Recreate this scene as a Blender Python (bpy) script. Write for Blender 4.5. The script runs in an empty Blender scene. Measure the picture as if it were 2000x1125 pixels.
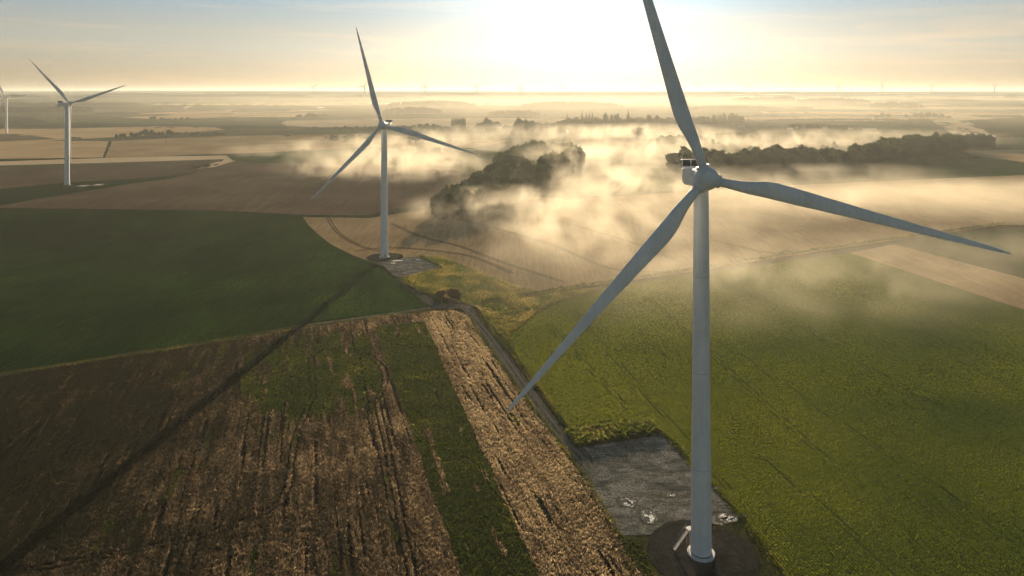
import bpy, bmesh, math, random
import numpy as np
from mathutils import Vector, Matrix
from mathutils.geometry import delaunay_2d_cdt

R = math.radians
random.seed(7)
rng = np.random.default_rng(11)
scene = bpy.context.scene
COL = scene.collection

# ------------------------------------------------------------------ camera model
F = 1333.33          # focal length in photo pixels (2000 wide)
CX, HY = 1000.0, 178.0
HC = 110.0           # drone height above the near ground
SUN_AZ = math.atan2(1150 - CX, F)
SUN_EL = R(10.3)


def sstep(t):
    t = np.clip(t, 0, 1)
    return t * t * (3 - 2 * t)


_hy = np.array([0, 1300, 1700, 2300, 3000, 4000, 5000, 6500, 8000, 11000, 15000, 22000, 70000], float)
_hz = np.array([0, 0, 2, 9, 20, 39, 54, 72, 84, 97, 105, 108.5, 109.3], float)
_lg = np.linspace(math.log(300), math.log(70000), 400)
_hv = np.interp(np.exp(_lg), _hy, _hz)
_k = np.hanning(17); _k /= _k.sum()
_hv = np.convolve(np.pad(_hv, 8, mode='edge'), _k, 'valid')


def H(X, Y):
    X = np.asarray(X, float); Y = np.asarray(Y, float)
    z = np.interp(np.log(np.maximum(Y, 300)), _lg, _hv)
    # shallow rise on the left, with a dip added so its near slope falls into shade
    m = sstep((-X - 120) / 260.0)
    z = z + m * (8.5 * sstep((Y - 470) / 155.0) - 4.5 * np.exp(-((Y - 455) / 75.0) ** 2))
    # very gentle swells
    z = z + 0.5 * np.sin(X / 71.0 + 1.0) * np.sin(Y / 93.0) * sstep((Y - 330) / 200)
    far = sstep((Y - 2300) / 2500.0)
    a = np.clip(Y * 0.0011, 0, 11) * far * (1 - sstep((Y - 16000) / 20000.0))
    z = z + a * (np.sin(Y / (330 + Y * 0.035) + 1.3 * np.sin(X / 1900.0 + 0.5)) * 0.45
                 + 0.5 * np.sin(X / 1300.0 + Y / 2100.0) + 0.35 * np.sin(X / 610.0 - Y / 900.0 + 2.0))
    return z


_Ys = np.exp(np.linspace(math.log(90), math.log(31000), 2600))


def G(px, py):
    """photo pixel -> point on the terrain (X, Y, z)"""
    t = (px - CX) / F
    s = (py - HY) / F
    Xs = t * _Ys
    d = (HC - s * _Ys) - H(Xs, _Ys)
    idx = np.nonzero(d <= 0)[0]
    if len(idx) == 0:
        Y = 29000.0
    else:
        i = max(idx[0], 1)
        a, b = d[i - 1], d[i]
        w = a / (a - b) if a != b else 0
        Y = _Ys[i - 1] + w * (_Ys[i] - _Ys[i - 1])
    return (t * Y, Y, float(H(t * Y, Y)))


def GX(px, Y):
    X = (px - CX) / F * Y
    return X, Y, float(H(X, Y))


# ------------------------------------------------------------------ tags
def tag(o, label=None, cat=None, group=None, kind=None):
    if label: o['label'] = label
    if cat: o['category'] = cat
    if group: o['group'] = group
    if kind: o['kind'] = kind
    return o


def empty(name, loc, rz=0.0):
    o = bpy.data.objects.new(name, None)
    o.location = loc
    o.rotation_euler = (0, 0, rz)
    COL.objects.link(o)
    return o


def link(name, me, mat=None, parent=None):
    o = bpy.data.objects.new(name, me)
    COL.objects.link(o)
    if mat is not None:
        me.materials.clear()
        me.materials.append(mat)
    if parent is not None:
        o.parent = parent
    return o


def mesh_np(name, verts, faces, smooth=False, attrs=None):
    """verts (n,3), faces (m,k) all the same k"""
    verts = np.asarray(verts, np.float32)
    faces = np.asarray(faces, np.int32)
    me = bpy.data.meshes.new(name)
    me.vertices.add(len(verts))
    me.vertices.foreach_set('co', verts.ravel())
    m, k = faces.shape
    me.loops.add(m * k)
    me.loops.foreach_set('vertex_index', faces.ravel())
    me.polygons.add(m)
    me.polygons.foreach_set('loop_start', np.arange(m, dtype=np.int32) * k)
    me.polygons.foreach_set('loop_total', np.full(m, k, np.int32))
    if smooth:
        me.polygons.foreach_set('use_smooth', np.ones(m, bool))
    if attrs:
        for an, av in attrs.items():
            a = me.attributes.new(an, 'FLOAT', 'POINT')
            a.data.foreach_set('value', np.asarray(av, np.float32))
    me.update(calc_edges=True)
    return me


# ------------------------------------------------------------------ materials
class NT:
    def __init__(s, name):
        s.m = bpy.data.materials.new(name)
        s.m.use_nodes = True
        s.t = s.m.node_tree
        s.t.nodes.clear()
        s.out = s.t.nodes.new('ShaderNodeOutputMaterial')

    def n(s, typ, **kw):
        nd = s.t.nodes.new(typ)
        for k, v in kw.items():
            if k == 'inp':
                for i, val in v.items():
                    if hasattr(val, 'is_linked') or isinstance(val, bpy.types.NodeSocket):
                        s.t.links.new(val, nd.inputs[i])
                    else:
                        nd.inputs[i].default_value = val
            else:
                setattr(nd, k, v)
        return nd

    def mix(s, fac, a, b, blend='MIX'):
        nd = s.t.nodes.new('ShaderNodeMix')
        nd.data_type = 'RGBA'
        nd.blend_type = blend
        for sock, val in ((nd.inputs[0], fac), (nd.inputs[6], a), (nd.inputs[7], b)):
            if isinstance(val, bpy.types.NodeSocket):
                s.t.links.new(val, sock)
            else:
                sock.default_value = val if not isinstance(val, tuple) else (*val[:3], 1)
        return nd.outputs[2]

    def math(s, op, a, b=0.0, clamp=False):
        nd = s.t.nodes.new('ShaderNodeMath')
        nd.operation = op
        nd.use_clamp = clamp
        for sock, val in ((nd.inputs[0], a), (nd.inputs[1], b)):
            if isinstance(val, bpy.types.NodeSocket):
                s.t.links.new(val, sock)
            else:
                sock.default_value = val
        return nd.outputs[0]

    def ramp(s, fac, stops):
        nd = s.t.nodes.new('ShaderNodeValToRGB')
        cr = nd.color_ramp
        while len(cr.elements) < len(stops):
            cr.elements.new(0.5)
        for e, (p, c) in zip(cr.elements, stops):
            e.position = p
            e.color = (*c, 1) if not isinstance(c, float) else (c, c, c, 1)
        s.t.links.new(fac, nd.inputs[0])
        return nd.outputs[0]

    def noise(s, vec, scale, detail=4, rough=0.55, dist=0.0):
        nd = s.n('ShaderNodeTexNoise', inp={'Scale': scale, 'Detail': detail, 'Roughness': rough, 'Distortion': dist})
        s.t.links.new(vec, nd.inputs['Vector'])
        return nd.outputs['Fac']

    def pos(s, rot=0.0, scale=(1, 1, 1)):
        g = s.n('ShaderNodeNewGeometry')
        mp = s.n('ShaderNodeMapping', inp={'Rotation': (0, 0, rot), 'Scale': scale})
        s.t.links.new(g.outputs['Position'], mp.inputs['Vector'])
        return mp.outputs[0]

    def surf(s, sock):
        s.t.links.new(sock, s.out.inputs['Surface'])
        return s.m


def field_mat(name, ca, cb, ang=0.0, row=1.2, bump=0.5, streak=0.5, spec=0.08, rough=0.9, patch=60.0, cc=None, bd=0.5):
    """crop or soil seen from far above: rows along `ang` (from +Y towards -X), mottling and bump"""
    k = NT(name)
    p = k.pos()
    prow = k.pos(rot=-ang, scale=(1, 0.06, 1))
    n1 = k.noise(p, 1.0 / patch, 5, 0.6)
    n2 = k.noise(p, 0.9, 3, 0.7)
    n3 = k.noise(prow, 1.0 / row, 3, 0.6)
    f = k.math('ADD', k.math('MULTIPLY', n1, 0.9), k.math('MULTIPLY', k.math('SUBTRACT', n3, 0.5), streak * 1.6))
    n4 = k.noise(p, 3.2, 2, 0.6)
    f = k.math('ADD', f, k.math('MULTIPLY', k.math('SUBTRACT', n2, 0.5), 0.8))
    f = k.math('ADD', f, k.math('MULTIPLY', k.math('SUBTRACT', n4, 0.5), 0.8))
    stops = [(0.28, ca), (0.66, cb)] if cc is None else [(0.25, ca), (0.5, cb), (0.75, cc)]
    col = k.ramp(f, stops)
    hgt = k.math('ADD', k.math('MULTIPLY', n2, 1.0), k.math('MULTIPLY', n3, 0.9))
    b = k.n('ShaderNodeBump', inp={'Strength': bump, 'Distance': bd})
    k.t.links.new(hgt, b.inputs['Height'])
    bs = k.n('ShaderNodeBsdfDiffuse', inp={'Color': col, 'Roughness': 0.6, 'Normal': b.outputs[0]})
    return k.surf(bs.outputs[0])


def leaf_mat(name, stops, trans=0.45, rough=0.8, spec=0.06, attr='tint', tr_boost=(1.25, 1.2, 0.6)):
    k = NT(name)
    a = k.n('ShaderNodeAttribute', attribute_name=attr)
    col = k.ramp(a.outputs['Fac'], stops)
    d = k.n('ShaderNodeBsdfDiffuse', inp={'Color': col})
    tc = k.mix(1.0, col, tr_boost, 'MULTIPLY')
    t = k.n('ShaderNodeBsdfTranslucent', inp={'Color': tc})
    m = k.n('ShaderNodeMixShader', inp={0: trans, 1: d.outputs[0], 2: t.outputs[0]})
    return k.surf(m.outputs[0])


def plain(name, col, rough=0.5, spec=0.5, metal=0.0, nscale=None, var=0.15, bump=0.0):
    k = NT(name)
    c = (*col, 1)
    inp = {'Roughness': rough, 'Specular IOR Level': spec, 'Metallic': metal}
    bs = k.n('ShaderNodeBsdfPrincipled', inp=inp)
    tc = k.n('ShaderNodeTexCoord')
    if nscale:
        nz = k.noise(tc.outputs['Object'], nscale, 5, 0.6)
        lo = tuple(x * (1 - var) for x in col); hi = tuple(min(1, x * (1 + var)) for x in col)
        k.t.links.new(k.ramp(nz, [(0.3, lo), (0.7, hi)]), bs.inputs['Base Color'])
        if bump:
            b = k.n('ShaderNodeBump', inp={'Strength': bump, 'Distance': 0.1})
            k.t.links.new(nz, b.inputs['Height']); k.t.links.new(b.outputs[0], bs.inputs['Normal'])
    else:
        bs.inputs['Base Color'].default_value = c
    return k.surf(bs.outputs[0])


VPL = math.atan2(400, F)     # crop rows of the lower left: towards photo (600, horizon)
VPR = math.atan2(285, F)     # rows of the right field

# ------------------------------------------------------------------ ground sheet
M_ground = field_mat('ground_grass', (0.035, 0.050, 0.020), (0.085, 0.085, 0.036), 0.3, 3.0, 0.4, patch=260, cc=(0.15, 0.125, 0.06))


def nonuni(lo, hi, s, n):
    a, b = math.asinh(lo / s), math.asinh(hi / s)
    return s * np.sinh(np.linspace(a, b, n))


gx = nonuni(-32000, 32000, 260, 330)
gy = np.concatenate([np.linspace(-3000, 60, 12), nonuni(75, 32000, 420, 420)])
XX, YY = np.meshgrid(gx, gy)
ZZ = H(XX, YY) - 0.35
nv = XX.size
ii = np.arange(nv).reshape(XX.shape)
faces = np.stack([ii[:-1, :-1], ii[:-1, 1:], ii[1:, 1:], ii[1:, :-1]], -1).reshape(-1, 4)
ground = link('ground', mesh_np('ground', np.stack([XX, YY, ZZ], -1).reshape(-1, 3), faces, True), M_ground)
tag(ground, kind='structure')


# ------------------------------------------------------------------ draped sheets
def densify(poly, step, closed=True):
    out = []
    n = len(poly)
    for i in range(n if closed else n - 1):
        a, b = poly[i], poly[(i + 1) % n]
        L = math.hypot(b[0] - a[0], (b[1] - a[1]) * 3)
        k = max(1, int(L / step))
        for j in range(k):
            out.append((a[0] + (b[0] - a[0]) * j / k, a[1] + (b[1] - a[1]) * j / k))
    if not closed:
        out.append(poly[-1])
    return out


def inpoly(px, py, poly):
    px = np.asarray(px, float); py = np.asarray(py, float)
    ins = np.zeros(px.shape, bool)
    n = len(poly)
    for i in range(n):
        x1, y1 = poly[i][:2]; x2, y2 = poly[(i + 1) % n][:2]
        c = (y1 > py) != (y2 > py)
        with np.errstate(divide='ignore', invalid='ignore'):
            xi = (x2 - x1) * (py - y1) / (y2 - y1) + x1
        ins ^= c & (px < xi)
    return ins


LAYER = [0.0]


def sheet(name, poly, mat, off=None, wob=0.0, kind='structure', label=None):
    """a patch of land whose outline is given in photo pixels, laid on the terrain"""
    if off is None:
        LAYER[0] += 0.006
        off = LAYER[0]
    b = densify(poly, 22)
    if wob:
        b = [(x + random.uniform(-wob, wob), y + random.uniform(-wob, wob) * 0.35) for x, y in b]
    xs = [q[0] for q in b]; ys = [q[1] for q in b]
    pts = [G(*q) for q in b]
    nb = len(pts)
    ymin, ymax = min(ys), max(ys)
    yy = []
    y = ymin + 1.0
    while y < ymax:
        yy.append(y)
        y += max(1.5, (y - HY) * 0.035)
    for y in yy:
        gxs = np.arange(min(xs) + 7, max(xs), 26.0)
        ok = inpoly(gxs, np.full(gxs.shape, y), b)
        for x in gxs[ok]:
            pts.append(G(x, y))
    v2 = [Vector((p[0], p[1])) for p in pts]
    vs, es, fs, ov, oe, of = delaunay_2d_cdt(v2, [], [list(range(nb))], 1, 1e-4)
    verts = []
    for v in vs:
        verts.append((v.x, v.y, float(H(v.x, v.y)) + off))
    me = bpy.data.meshes.new(name)
    me.from_pydata(verts, [], [list(f) for f in fs])
    me.update()
    if me.polygons and sum(p.normal.z for p in me.polygons) < 0:
        me.flip_normals()
    for p in me.polygons: p.use_smooth = True
    o = link(name, me, mat)
    tag(o, kind=kind, label=label)
    return o


def world_poly(poly):
    return [G(*q)[:2] for q in densify(poly, 22)]


def ribbon_world(pts, w0, w1=None):
    """world centre line -> polygon outline (world XY)"""
    w1 = w1 or w0
    n = len(pts); L = []; Rr = []
    for i, p in enumerate(pts):
        a = pts[max(0, i - 1)]; c = pts[min(n - 1, i + 1)]
        d = Vector((c[0] - a[0], c[1] - a[1])).normalized()
        w = (w0 + (w1 - w0) * i / (n - 1)) / 2
        L.append((p[0] - d.y * w, p[1] + d.x * w)); Rr.append((p[0] + d.y * w, p[1] - d.x * w))
    return L, Rr


def spline(pts, n=8):
    out = []
    P = [pts[0]] + list(pts) + [pts[-1]]
    for i in range(1, len(P) - 2):
        p0, p1, p2, p3 = P[i - 1], P[i], P[i + 1], P[i + 2]
        for j in range(n):
            t = j / n
            out.append(tuple(0.5 * ((2 * p1[k]) + (-p0[k] + p2[k]) * t + (2 * p0[k] - 5 * p1[k] + 4 * p2[k] - p3[k]) * t * t
                                    + (-p0[k] + 3 * p1[k] - 3 * p2[k] + p3[k]) * t ** 3) for k in (0, 1)))
    out.append(tuple(pts[-1][:2]))
    return out


def track(name, pxpts, width, mat, off, n=8, w1=None):
    c = [G(*q)[:2] for q in spline(pxpts, n)]
    L, Rr = ribbon_world(c, width, w1)
    verts = []
    for a, b in zip(L, Rr):
        m = ((a[0] + b[0]) / 2, (a[1] + b[1]) / 2)
        for q in (a, m, b):
            verts.append((q[0], q[1], float(H(*q)) + off))
    fs = []
    for i in range(len(L) - 1):
        for j in (0, 1):
            fs.append((3 * i + j, 3 * i + j + 1, 3 * i + j + 4, 3 * i + j + 3))
    o = link(name, mesh_np(name, verts, fs, True), mat)
    if o.data.polygons[0].normal.z < 0: o.data.flip_normals()
    tag(o, kind='structure')
    return o
# ================================================================== FIELDS
tan1, tan2, tan3 = (0.20, 0.135, 0.070), (0.30, 0.205, 0.11), (0.38, 0.27, 0.15)
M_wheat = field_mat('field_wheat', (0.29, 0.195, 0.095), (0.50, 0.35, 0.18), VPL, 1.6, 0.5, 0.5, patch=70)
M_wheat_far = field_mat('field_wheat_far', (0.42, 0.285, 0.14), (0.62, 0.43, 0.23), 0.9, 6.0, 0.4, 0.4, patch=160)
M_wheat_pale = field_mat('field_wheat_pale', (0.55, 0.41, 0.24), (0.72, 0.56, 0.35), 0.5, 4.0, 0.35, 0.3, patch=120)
M_brown = field_mat('field_brown', (0.09, 0.062, 0.040), (0.17, 0.115, 0.070), 1.25, 2.2, 0.5, 0.6, patch=90)
M_brown2 = field_mat('field_brown_dark', (0.08, 0.058, 0.038), (0.13, 0.093, 0.058), 1.3, 2.2, 0.5, 0.5, patch=90)
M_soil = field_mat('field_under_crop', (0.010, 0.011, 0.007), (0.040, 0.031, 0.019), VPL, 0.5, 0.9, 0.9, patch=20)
M_greenL = field_mat('field_green_left', (0.007, 0.021, 0.006), (0.020, 0.048, 0.011), VPL, 1.6, 0.55, 0.55, patch=45)
M_greenR = field_mat('field_green_right', (0.035, 0.055, 0.011), (0.080, 0.105, 0.018), VPR, 0.55, 0.6, 0.6, patch=45, cc=(0.05, 0.06, 0.011))
M_green = field_mat('field_green', (0.022, 0.050, 0.014), (0.048, 0.085, 0.022), 0.8, 3.0, 0.5, 0.4, patch=120)
M_green_dk = field_mat('field_green_dark', (0.008, 0.020, 0.007), (0.020, 0.038, 0.011), 0.8, 3.0, 0.5, 0.4, patch=100)
M_olive = field_mat('field_olive', (0.045, 0.058, 0.022), (0.085, 0.095, 0.036), 1.0, 4.0, 0.4, 0.4, patch=150)
M_scrub = field_mat('field_scrub', (0.045, 0.065, 0.018), (0.19, 0.175, 0.075), 0.4, 1.2, 0.8, 0.6, patch=13, cc=(0.28, 0.235, 0.11))
M_scrub_green = field_mat('field_scrub_green', (0.035, 0.06, 0.014), (0.095, 0.12, 0.03), 0.4, 1.2, 0.8, 0.5, patch=10, cc=(0.20, 0.19, 0.06))
M_verge = field_mat('verge_grass', (0.030, 0.040, 0.014), (0.085, 0.085, 0.032), 0.4, 1.0, 0.8, 0.5, patch=8)
M_track = field_mat('track_gravel', (0.085, 0.080, 0.060), (0.17, 0.155, 0.12), VPR, 0.7, 0.35, 0.9, patch=9, spec=0.15, rough=0.85)
M_rut = field_mat('rut_stone', (0.15, 0.14, 0.11), (0.24, 0.225, 0.18), 0, 0.7, 0.5, 0.3, patch=5)
M_gravel = field_mat('pad_gravel_dark', (0.030, 0.029, 0.025), (0.065, 0.061, 0.052), 0, 0.7, 0.6, 0.2, patch=6, spec=0.1, rough=0.9)
M_mark = field_mat('wheel_mark', (0.040, 0.032, 0.018), (0.085, 0.065, 0.036), 0, 0.7, 0.5, 0.2, patch=10)

# compacted turbine pad: worn grey stone with damp patches
k = NT('pad_stone')
p = k.pos(rot=0.5)
ps = k.pos(rot=0.25, scale=(0.3, 1, 1))
n1 = k.noise(p, 0.13, 6, 0.65, 1.2); n2 = k.noise(p, 1.6, 5, 0.7); n3 = k.noise(ps, 0.45, 6, 0.7, 0.8)
f = k.math('ADD', k.math('MULTIPLY', n1, 0.45), k.math('MULTIPLY', n3, 0.55))
f = k.math('ADD', k.math('MULTIPLY', k.math('SUBTRACT', f, 0.5), 2.3), 0.5)
col = k.ramp(f, [(0.22, (0.07, 0.067, 0.055)), (0.42, (0.17, 0.163, 0.135)), (0.60, (0.29, 0.28, 0.235)), (0.82, (0.48, 0.46, 0.40))])
col = k.mix(k.math('MULTIPLY', k.math('SUBTRACT', n2, 0.46, True), 6.0, True), col, (0.075, 0.072, 0.058))
rgh = k.ramp(f, [(0.35, 0.7), (0.6, 0.9)])
b = k.n('ShaderNodeBump', inp={'Strength': 0.5, 'Distance': 0.25}); k.t.links.new(n2, b.inputs['Height'])
bs = k.n('ShaderNodeBsdfDiffuse', inp={'Color': col, 'Roughness': 0.6, 'Normal': b.outputs[0]})
M_pad = k.surf(bs.outputs[0])

k = NT('puddle_water')
p = k.pos(); nz = k.noise(p, 3.0, 3, 0.6)
b = k.n('ShaderNodeBump', inp={'Strength': 0.15, 'Distance': 0.05}); k.t.links.new(nz, b.inputs['Height'])
bs = k.n('ShaderNodeBsdfPrincipled', inp={'Base Color': (0.06, 0.055, 0.045, 1), 'Roughness': 0.08, 'Specular IOR Level': 0.8, 'Normal': b.outputs[0]})
M_puddle = k.surf(bs.outputs[0])
k = NT('painted_glint')
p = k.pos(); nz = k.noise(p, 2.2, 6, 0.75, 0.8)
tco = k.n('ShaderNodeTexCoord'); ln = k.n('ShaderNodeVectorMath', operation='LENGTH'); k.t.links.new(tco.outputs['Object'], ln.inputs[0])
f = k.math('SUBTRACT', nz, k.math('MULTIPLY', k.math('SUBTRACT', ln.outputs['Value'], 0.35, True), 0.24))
col = k.ramp(f, [(0.40, (0.07, 0.068, 0.055)), (0.475, (0.17, 0.165, 0.14)), (0.52, (0.88, 0.87, 0.84))])  # white core paints sun glints on wet ground
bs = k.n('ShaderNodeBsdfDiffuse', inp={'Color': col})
M_glint = k.surf(bs.outputs[0])

# --- far bands, horizon to middle distance (outlines in photo pixels)
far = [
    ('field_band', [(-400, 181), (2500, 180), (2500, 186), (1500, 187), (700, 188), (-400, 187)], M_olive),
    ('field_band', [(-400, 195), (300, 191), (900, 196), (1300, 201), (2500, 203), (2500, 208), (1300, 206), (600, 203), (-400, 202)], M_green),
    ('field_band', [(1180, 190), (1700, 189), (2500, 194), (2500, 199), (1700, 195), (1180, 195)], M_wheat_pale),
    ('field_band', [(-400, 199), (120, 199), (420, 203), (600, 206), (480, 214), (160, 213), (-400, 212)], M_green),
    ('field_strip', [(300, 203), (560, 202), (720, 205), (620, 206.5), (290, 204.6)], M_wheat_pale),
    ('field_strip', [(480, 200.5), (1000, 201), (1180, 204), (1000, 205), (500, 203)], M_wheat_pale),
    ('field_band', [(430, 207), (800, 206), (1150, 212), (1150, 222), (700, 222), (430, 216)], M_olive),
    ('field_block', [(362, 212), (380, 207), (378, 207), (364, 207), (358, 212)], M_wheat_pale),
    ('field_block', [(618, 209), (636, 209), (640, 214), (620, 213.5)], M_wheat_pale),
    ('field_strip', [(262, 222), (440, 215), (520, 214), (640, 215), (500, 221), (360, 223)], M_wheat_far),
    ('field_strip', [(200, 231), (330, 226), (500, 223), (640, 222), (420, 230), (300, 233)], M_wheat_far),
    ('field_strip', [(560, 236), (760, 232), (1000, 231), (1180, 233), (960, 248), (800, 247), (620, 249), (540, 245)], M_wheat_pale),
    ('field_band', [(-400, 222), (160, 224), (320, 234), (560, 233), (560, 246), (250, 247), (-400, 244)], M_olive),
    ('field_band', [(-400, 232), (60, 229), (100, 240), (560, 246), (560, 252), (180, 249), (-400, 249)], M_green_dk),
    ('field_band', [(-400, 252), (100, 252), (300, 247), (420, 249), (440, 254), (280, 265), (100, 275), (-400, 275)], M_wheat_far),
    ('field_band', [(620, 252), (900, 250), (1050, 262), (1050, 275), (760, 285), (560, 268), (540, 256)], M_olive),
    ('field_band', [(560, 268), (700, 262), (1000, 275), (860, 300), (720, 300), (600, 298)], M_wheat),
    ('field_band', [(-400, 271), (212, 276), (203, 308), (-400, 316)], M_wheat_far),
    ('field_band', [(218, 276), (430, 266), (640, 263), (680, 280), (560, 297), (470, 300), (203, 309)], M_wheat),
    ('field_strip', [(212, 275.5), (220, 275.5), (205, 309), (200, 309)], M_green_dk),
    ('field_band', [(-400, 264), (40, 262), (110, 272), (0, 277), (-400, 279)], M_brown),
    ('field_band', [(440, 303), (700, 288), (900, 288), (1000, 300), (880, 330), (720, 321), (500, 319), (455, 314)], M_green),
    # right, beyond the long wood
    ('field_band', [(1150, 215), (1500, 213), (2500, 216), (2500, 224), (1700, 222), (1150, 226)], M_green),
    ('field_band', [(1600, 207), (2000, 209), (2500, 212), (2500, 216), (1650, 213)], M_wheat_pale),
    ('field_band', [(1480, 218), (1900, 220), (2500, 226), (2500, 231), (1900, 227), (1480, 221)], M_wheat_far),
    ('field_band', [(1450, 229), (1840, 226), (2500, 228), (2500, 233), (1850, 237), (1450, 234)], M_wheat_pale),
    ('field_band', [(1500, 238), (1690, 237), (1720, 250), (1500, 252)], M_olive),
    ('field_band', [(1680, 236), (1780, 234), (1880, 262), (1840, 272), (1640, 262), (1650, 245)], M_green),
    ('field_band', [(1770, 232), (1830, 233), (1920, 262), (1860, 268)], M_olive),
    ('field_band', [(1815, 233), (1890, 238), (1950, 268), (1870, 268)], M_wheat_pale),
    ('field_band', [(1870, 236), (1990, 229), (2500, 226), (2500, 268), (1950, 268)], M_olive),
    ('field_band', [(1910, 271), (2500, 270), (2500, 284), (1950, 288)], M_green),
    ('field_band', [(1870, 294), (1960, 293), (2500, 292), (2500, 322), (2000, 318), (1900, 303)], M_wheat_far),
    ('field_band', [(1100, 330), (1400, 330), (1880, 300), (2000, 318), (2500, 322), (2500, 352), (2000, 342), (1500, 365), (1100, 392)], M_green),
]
rr_ = random.Random(5)
patch = []
for i in range(95):
    y0 = 182 + 52 * rr_.random() ** 1.5
    x0 = rr_.uniform(-150, 2150)
    if 560 < x0 < 1600 and y0 > 226: continue
    hgt = 0.9 + (y0 - 180) * rr_.uniform(0.06, 0.15)
    wd = rr_.uniform(40, 210)
    sk = (x0 - 1000) * rr_.uniform(0.02, 0.06)
    tl = rr_.uniform(-0.4, 0.4)
    patch.append(('field_patch', [(x0, y0), (x0 + wd, y0 + tl), (x0 + wd * rr_.uniform(0.95, 1.15) + sk, y0 + hgt + tl), (x0 + sk, y0 + hgt)],
                  rr_.choice([M_wheat_pale, M_wheat_far, M_wheat_far, M_green, M_green_dk, M_olive, M_brown, M_green])))
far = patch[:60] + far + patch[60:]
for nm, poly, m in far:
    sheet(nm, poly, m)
LAYER[0] = 0.30
# --- nearer left
sheet('field_brown', [(-400, 331), (0, 328), (440, 310), (500, 318), (720, 320), (900, 330), (900, 400), (850, 402), (720, 423), (590, 422), (400, 414), (200, 412), (-400, 408)], M_brown)
sheet('field_brown_back', [(-400, 331), (0, 328), (440, 310), (420, 326), (380, 338), (300, 350), (130, 358), (-400, 382)], M_brown2)
sheet('field_strip_pale', [(-400, 320), (0, 316), (200, 309), (400, 303.5), (455, 303.5), (471, 308), (462, 314), (440, 320), (418, 327), (385, 330), (396, 325), (436, 313), (428, 311.5), (200, 318.5), (-400, 334)], M_wheat_pale)
sheet('verge', [(-400, 316), (0, 312), (140, 307), (300, 304), (440, 302), (600, 298), (600, 299), (440, 304), (300, 306), (140, 310), (0, 315), (-400, 321)], M_green_dk)
sheet('field_green_grass', [(-400, 378), (0, 370), (80, 362), (130, 357), (270, 349), (330, 344), (380, 335), (384, 338), (330, 350), (250, 360), (200, 369), (100, 385), (0, 402), (-400, 425)], M_green_dk)
# --- middle right wheat
sheet('field_wheat_middle', [(590, 422), (720, 423), (850, 402), (900, 380), (1100, 388), (1500, 362), (2000, 342), (2500, 352), (2500, 440), (1950, 440), (1700, 478), (1500, 508), (1330, 535), (1080, 572), (985, 588), (930, 597), (905, 596), (865, 580), (780, 540), (750, 522), (690, 500), (640, 475), (602, 440)], M_wheat)
# --- left green
P_left = [(-500, 404), (0, 409), (200, 412), (400, 414), (590, 423), (605, 446), (645, 477), (690, 502), (740, 521), (790, 560), (848, 602), (832, 607), (600, 633), (440, 661), (300, 682), (0, 731), (-500, 800)]
sheet('field_green_left', P_left, M_greenL)
sheet('verge', [(-400, 405), (0, 407), (400, 411), (590, 420), (720, 421), (850, 402), (852, 405), (722, 427), (600, 425), (400, 417), (0, 412), (-400, 410)], M_green_dk, wob=0.8)
# --- right
P_right = [(1168, 566), (1400, 532), (1560, 508), (1660, 495), (2000, 607), (2500, 745), (2500, 1600), (1700, 1600), (1590, 1230), (1500, 1085), (1400, 962), (1300, 850), (1275, 822), (1200, 822), (1112, 836), (1055, 760), (1005, 690), (998, 655), (1050, 610), (1100, 588)]
sheet('field_green_right', P_right, M_greenR)
sheet('field_strip_tan', [(1660, 495), (1745, 478), (2000, 545), (2500, 670), (2500, 745), (2000, 606)], M_wheat)
sheet('field_green_back', [(1745, 478), (1900, 452), (2500, 440), (2500, 670), (2000, 545)], M_green)
P_tri = [(930, 600), (985, 589), (1080, 574), (1180, 562), (1100, 588), (1050, 610), (998, 655), (1003, 690), (985, 668), (950, 625)]
sheet('field_scrub', P_tri, M_scrub)
P_mid = [(785, 543), (865, 524), (820, 505), (860, 502), (930, 530), (1010, 560), (1060, 573), (985, 588), (935, 597), (905, 594), (880, 575), (850, 575), (815, 565)]
sheet('field_scrub', P_mid, M_scrub)
# --- lower left crop
P_crop = [(-600, 815), (0, 738), (150, 713), (300, 691), (450, 668), (600, 643), (720, 625), (830, 612), (885, 608), (914, 620), (940, 665), (985, 728), (1040, 803), (1105, 890), (1170, 985), (1250, 1125), (1330, 1290), (1500, 1700), (-600, 1700)]
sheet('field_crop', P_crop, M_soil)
P_strip = [(731, 642), (828, 630), (1050, 1125), (1200, 1460), (1300, 1700), (1080, 1700), (900, 1125)]
P_patch = [(470, 770), (478, 700), (520, 682), (610, 665), (690, 655), (735, 690), (748, 735), (728, 790), (655, 800), (600, 822), (520, 828)]
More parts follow.
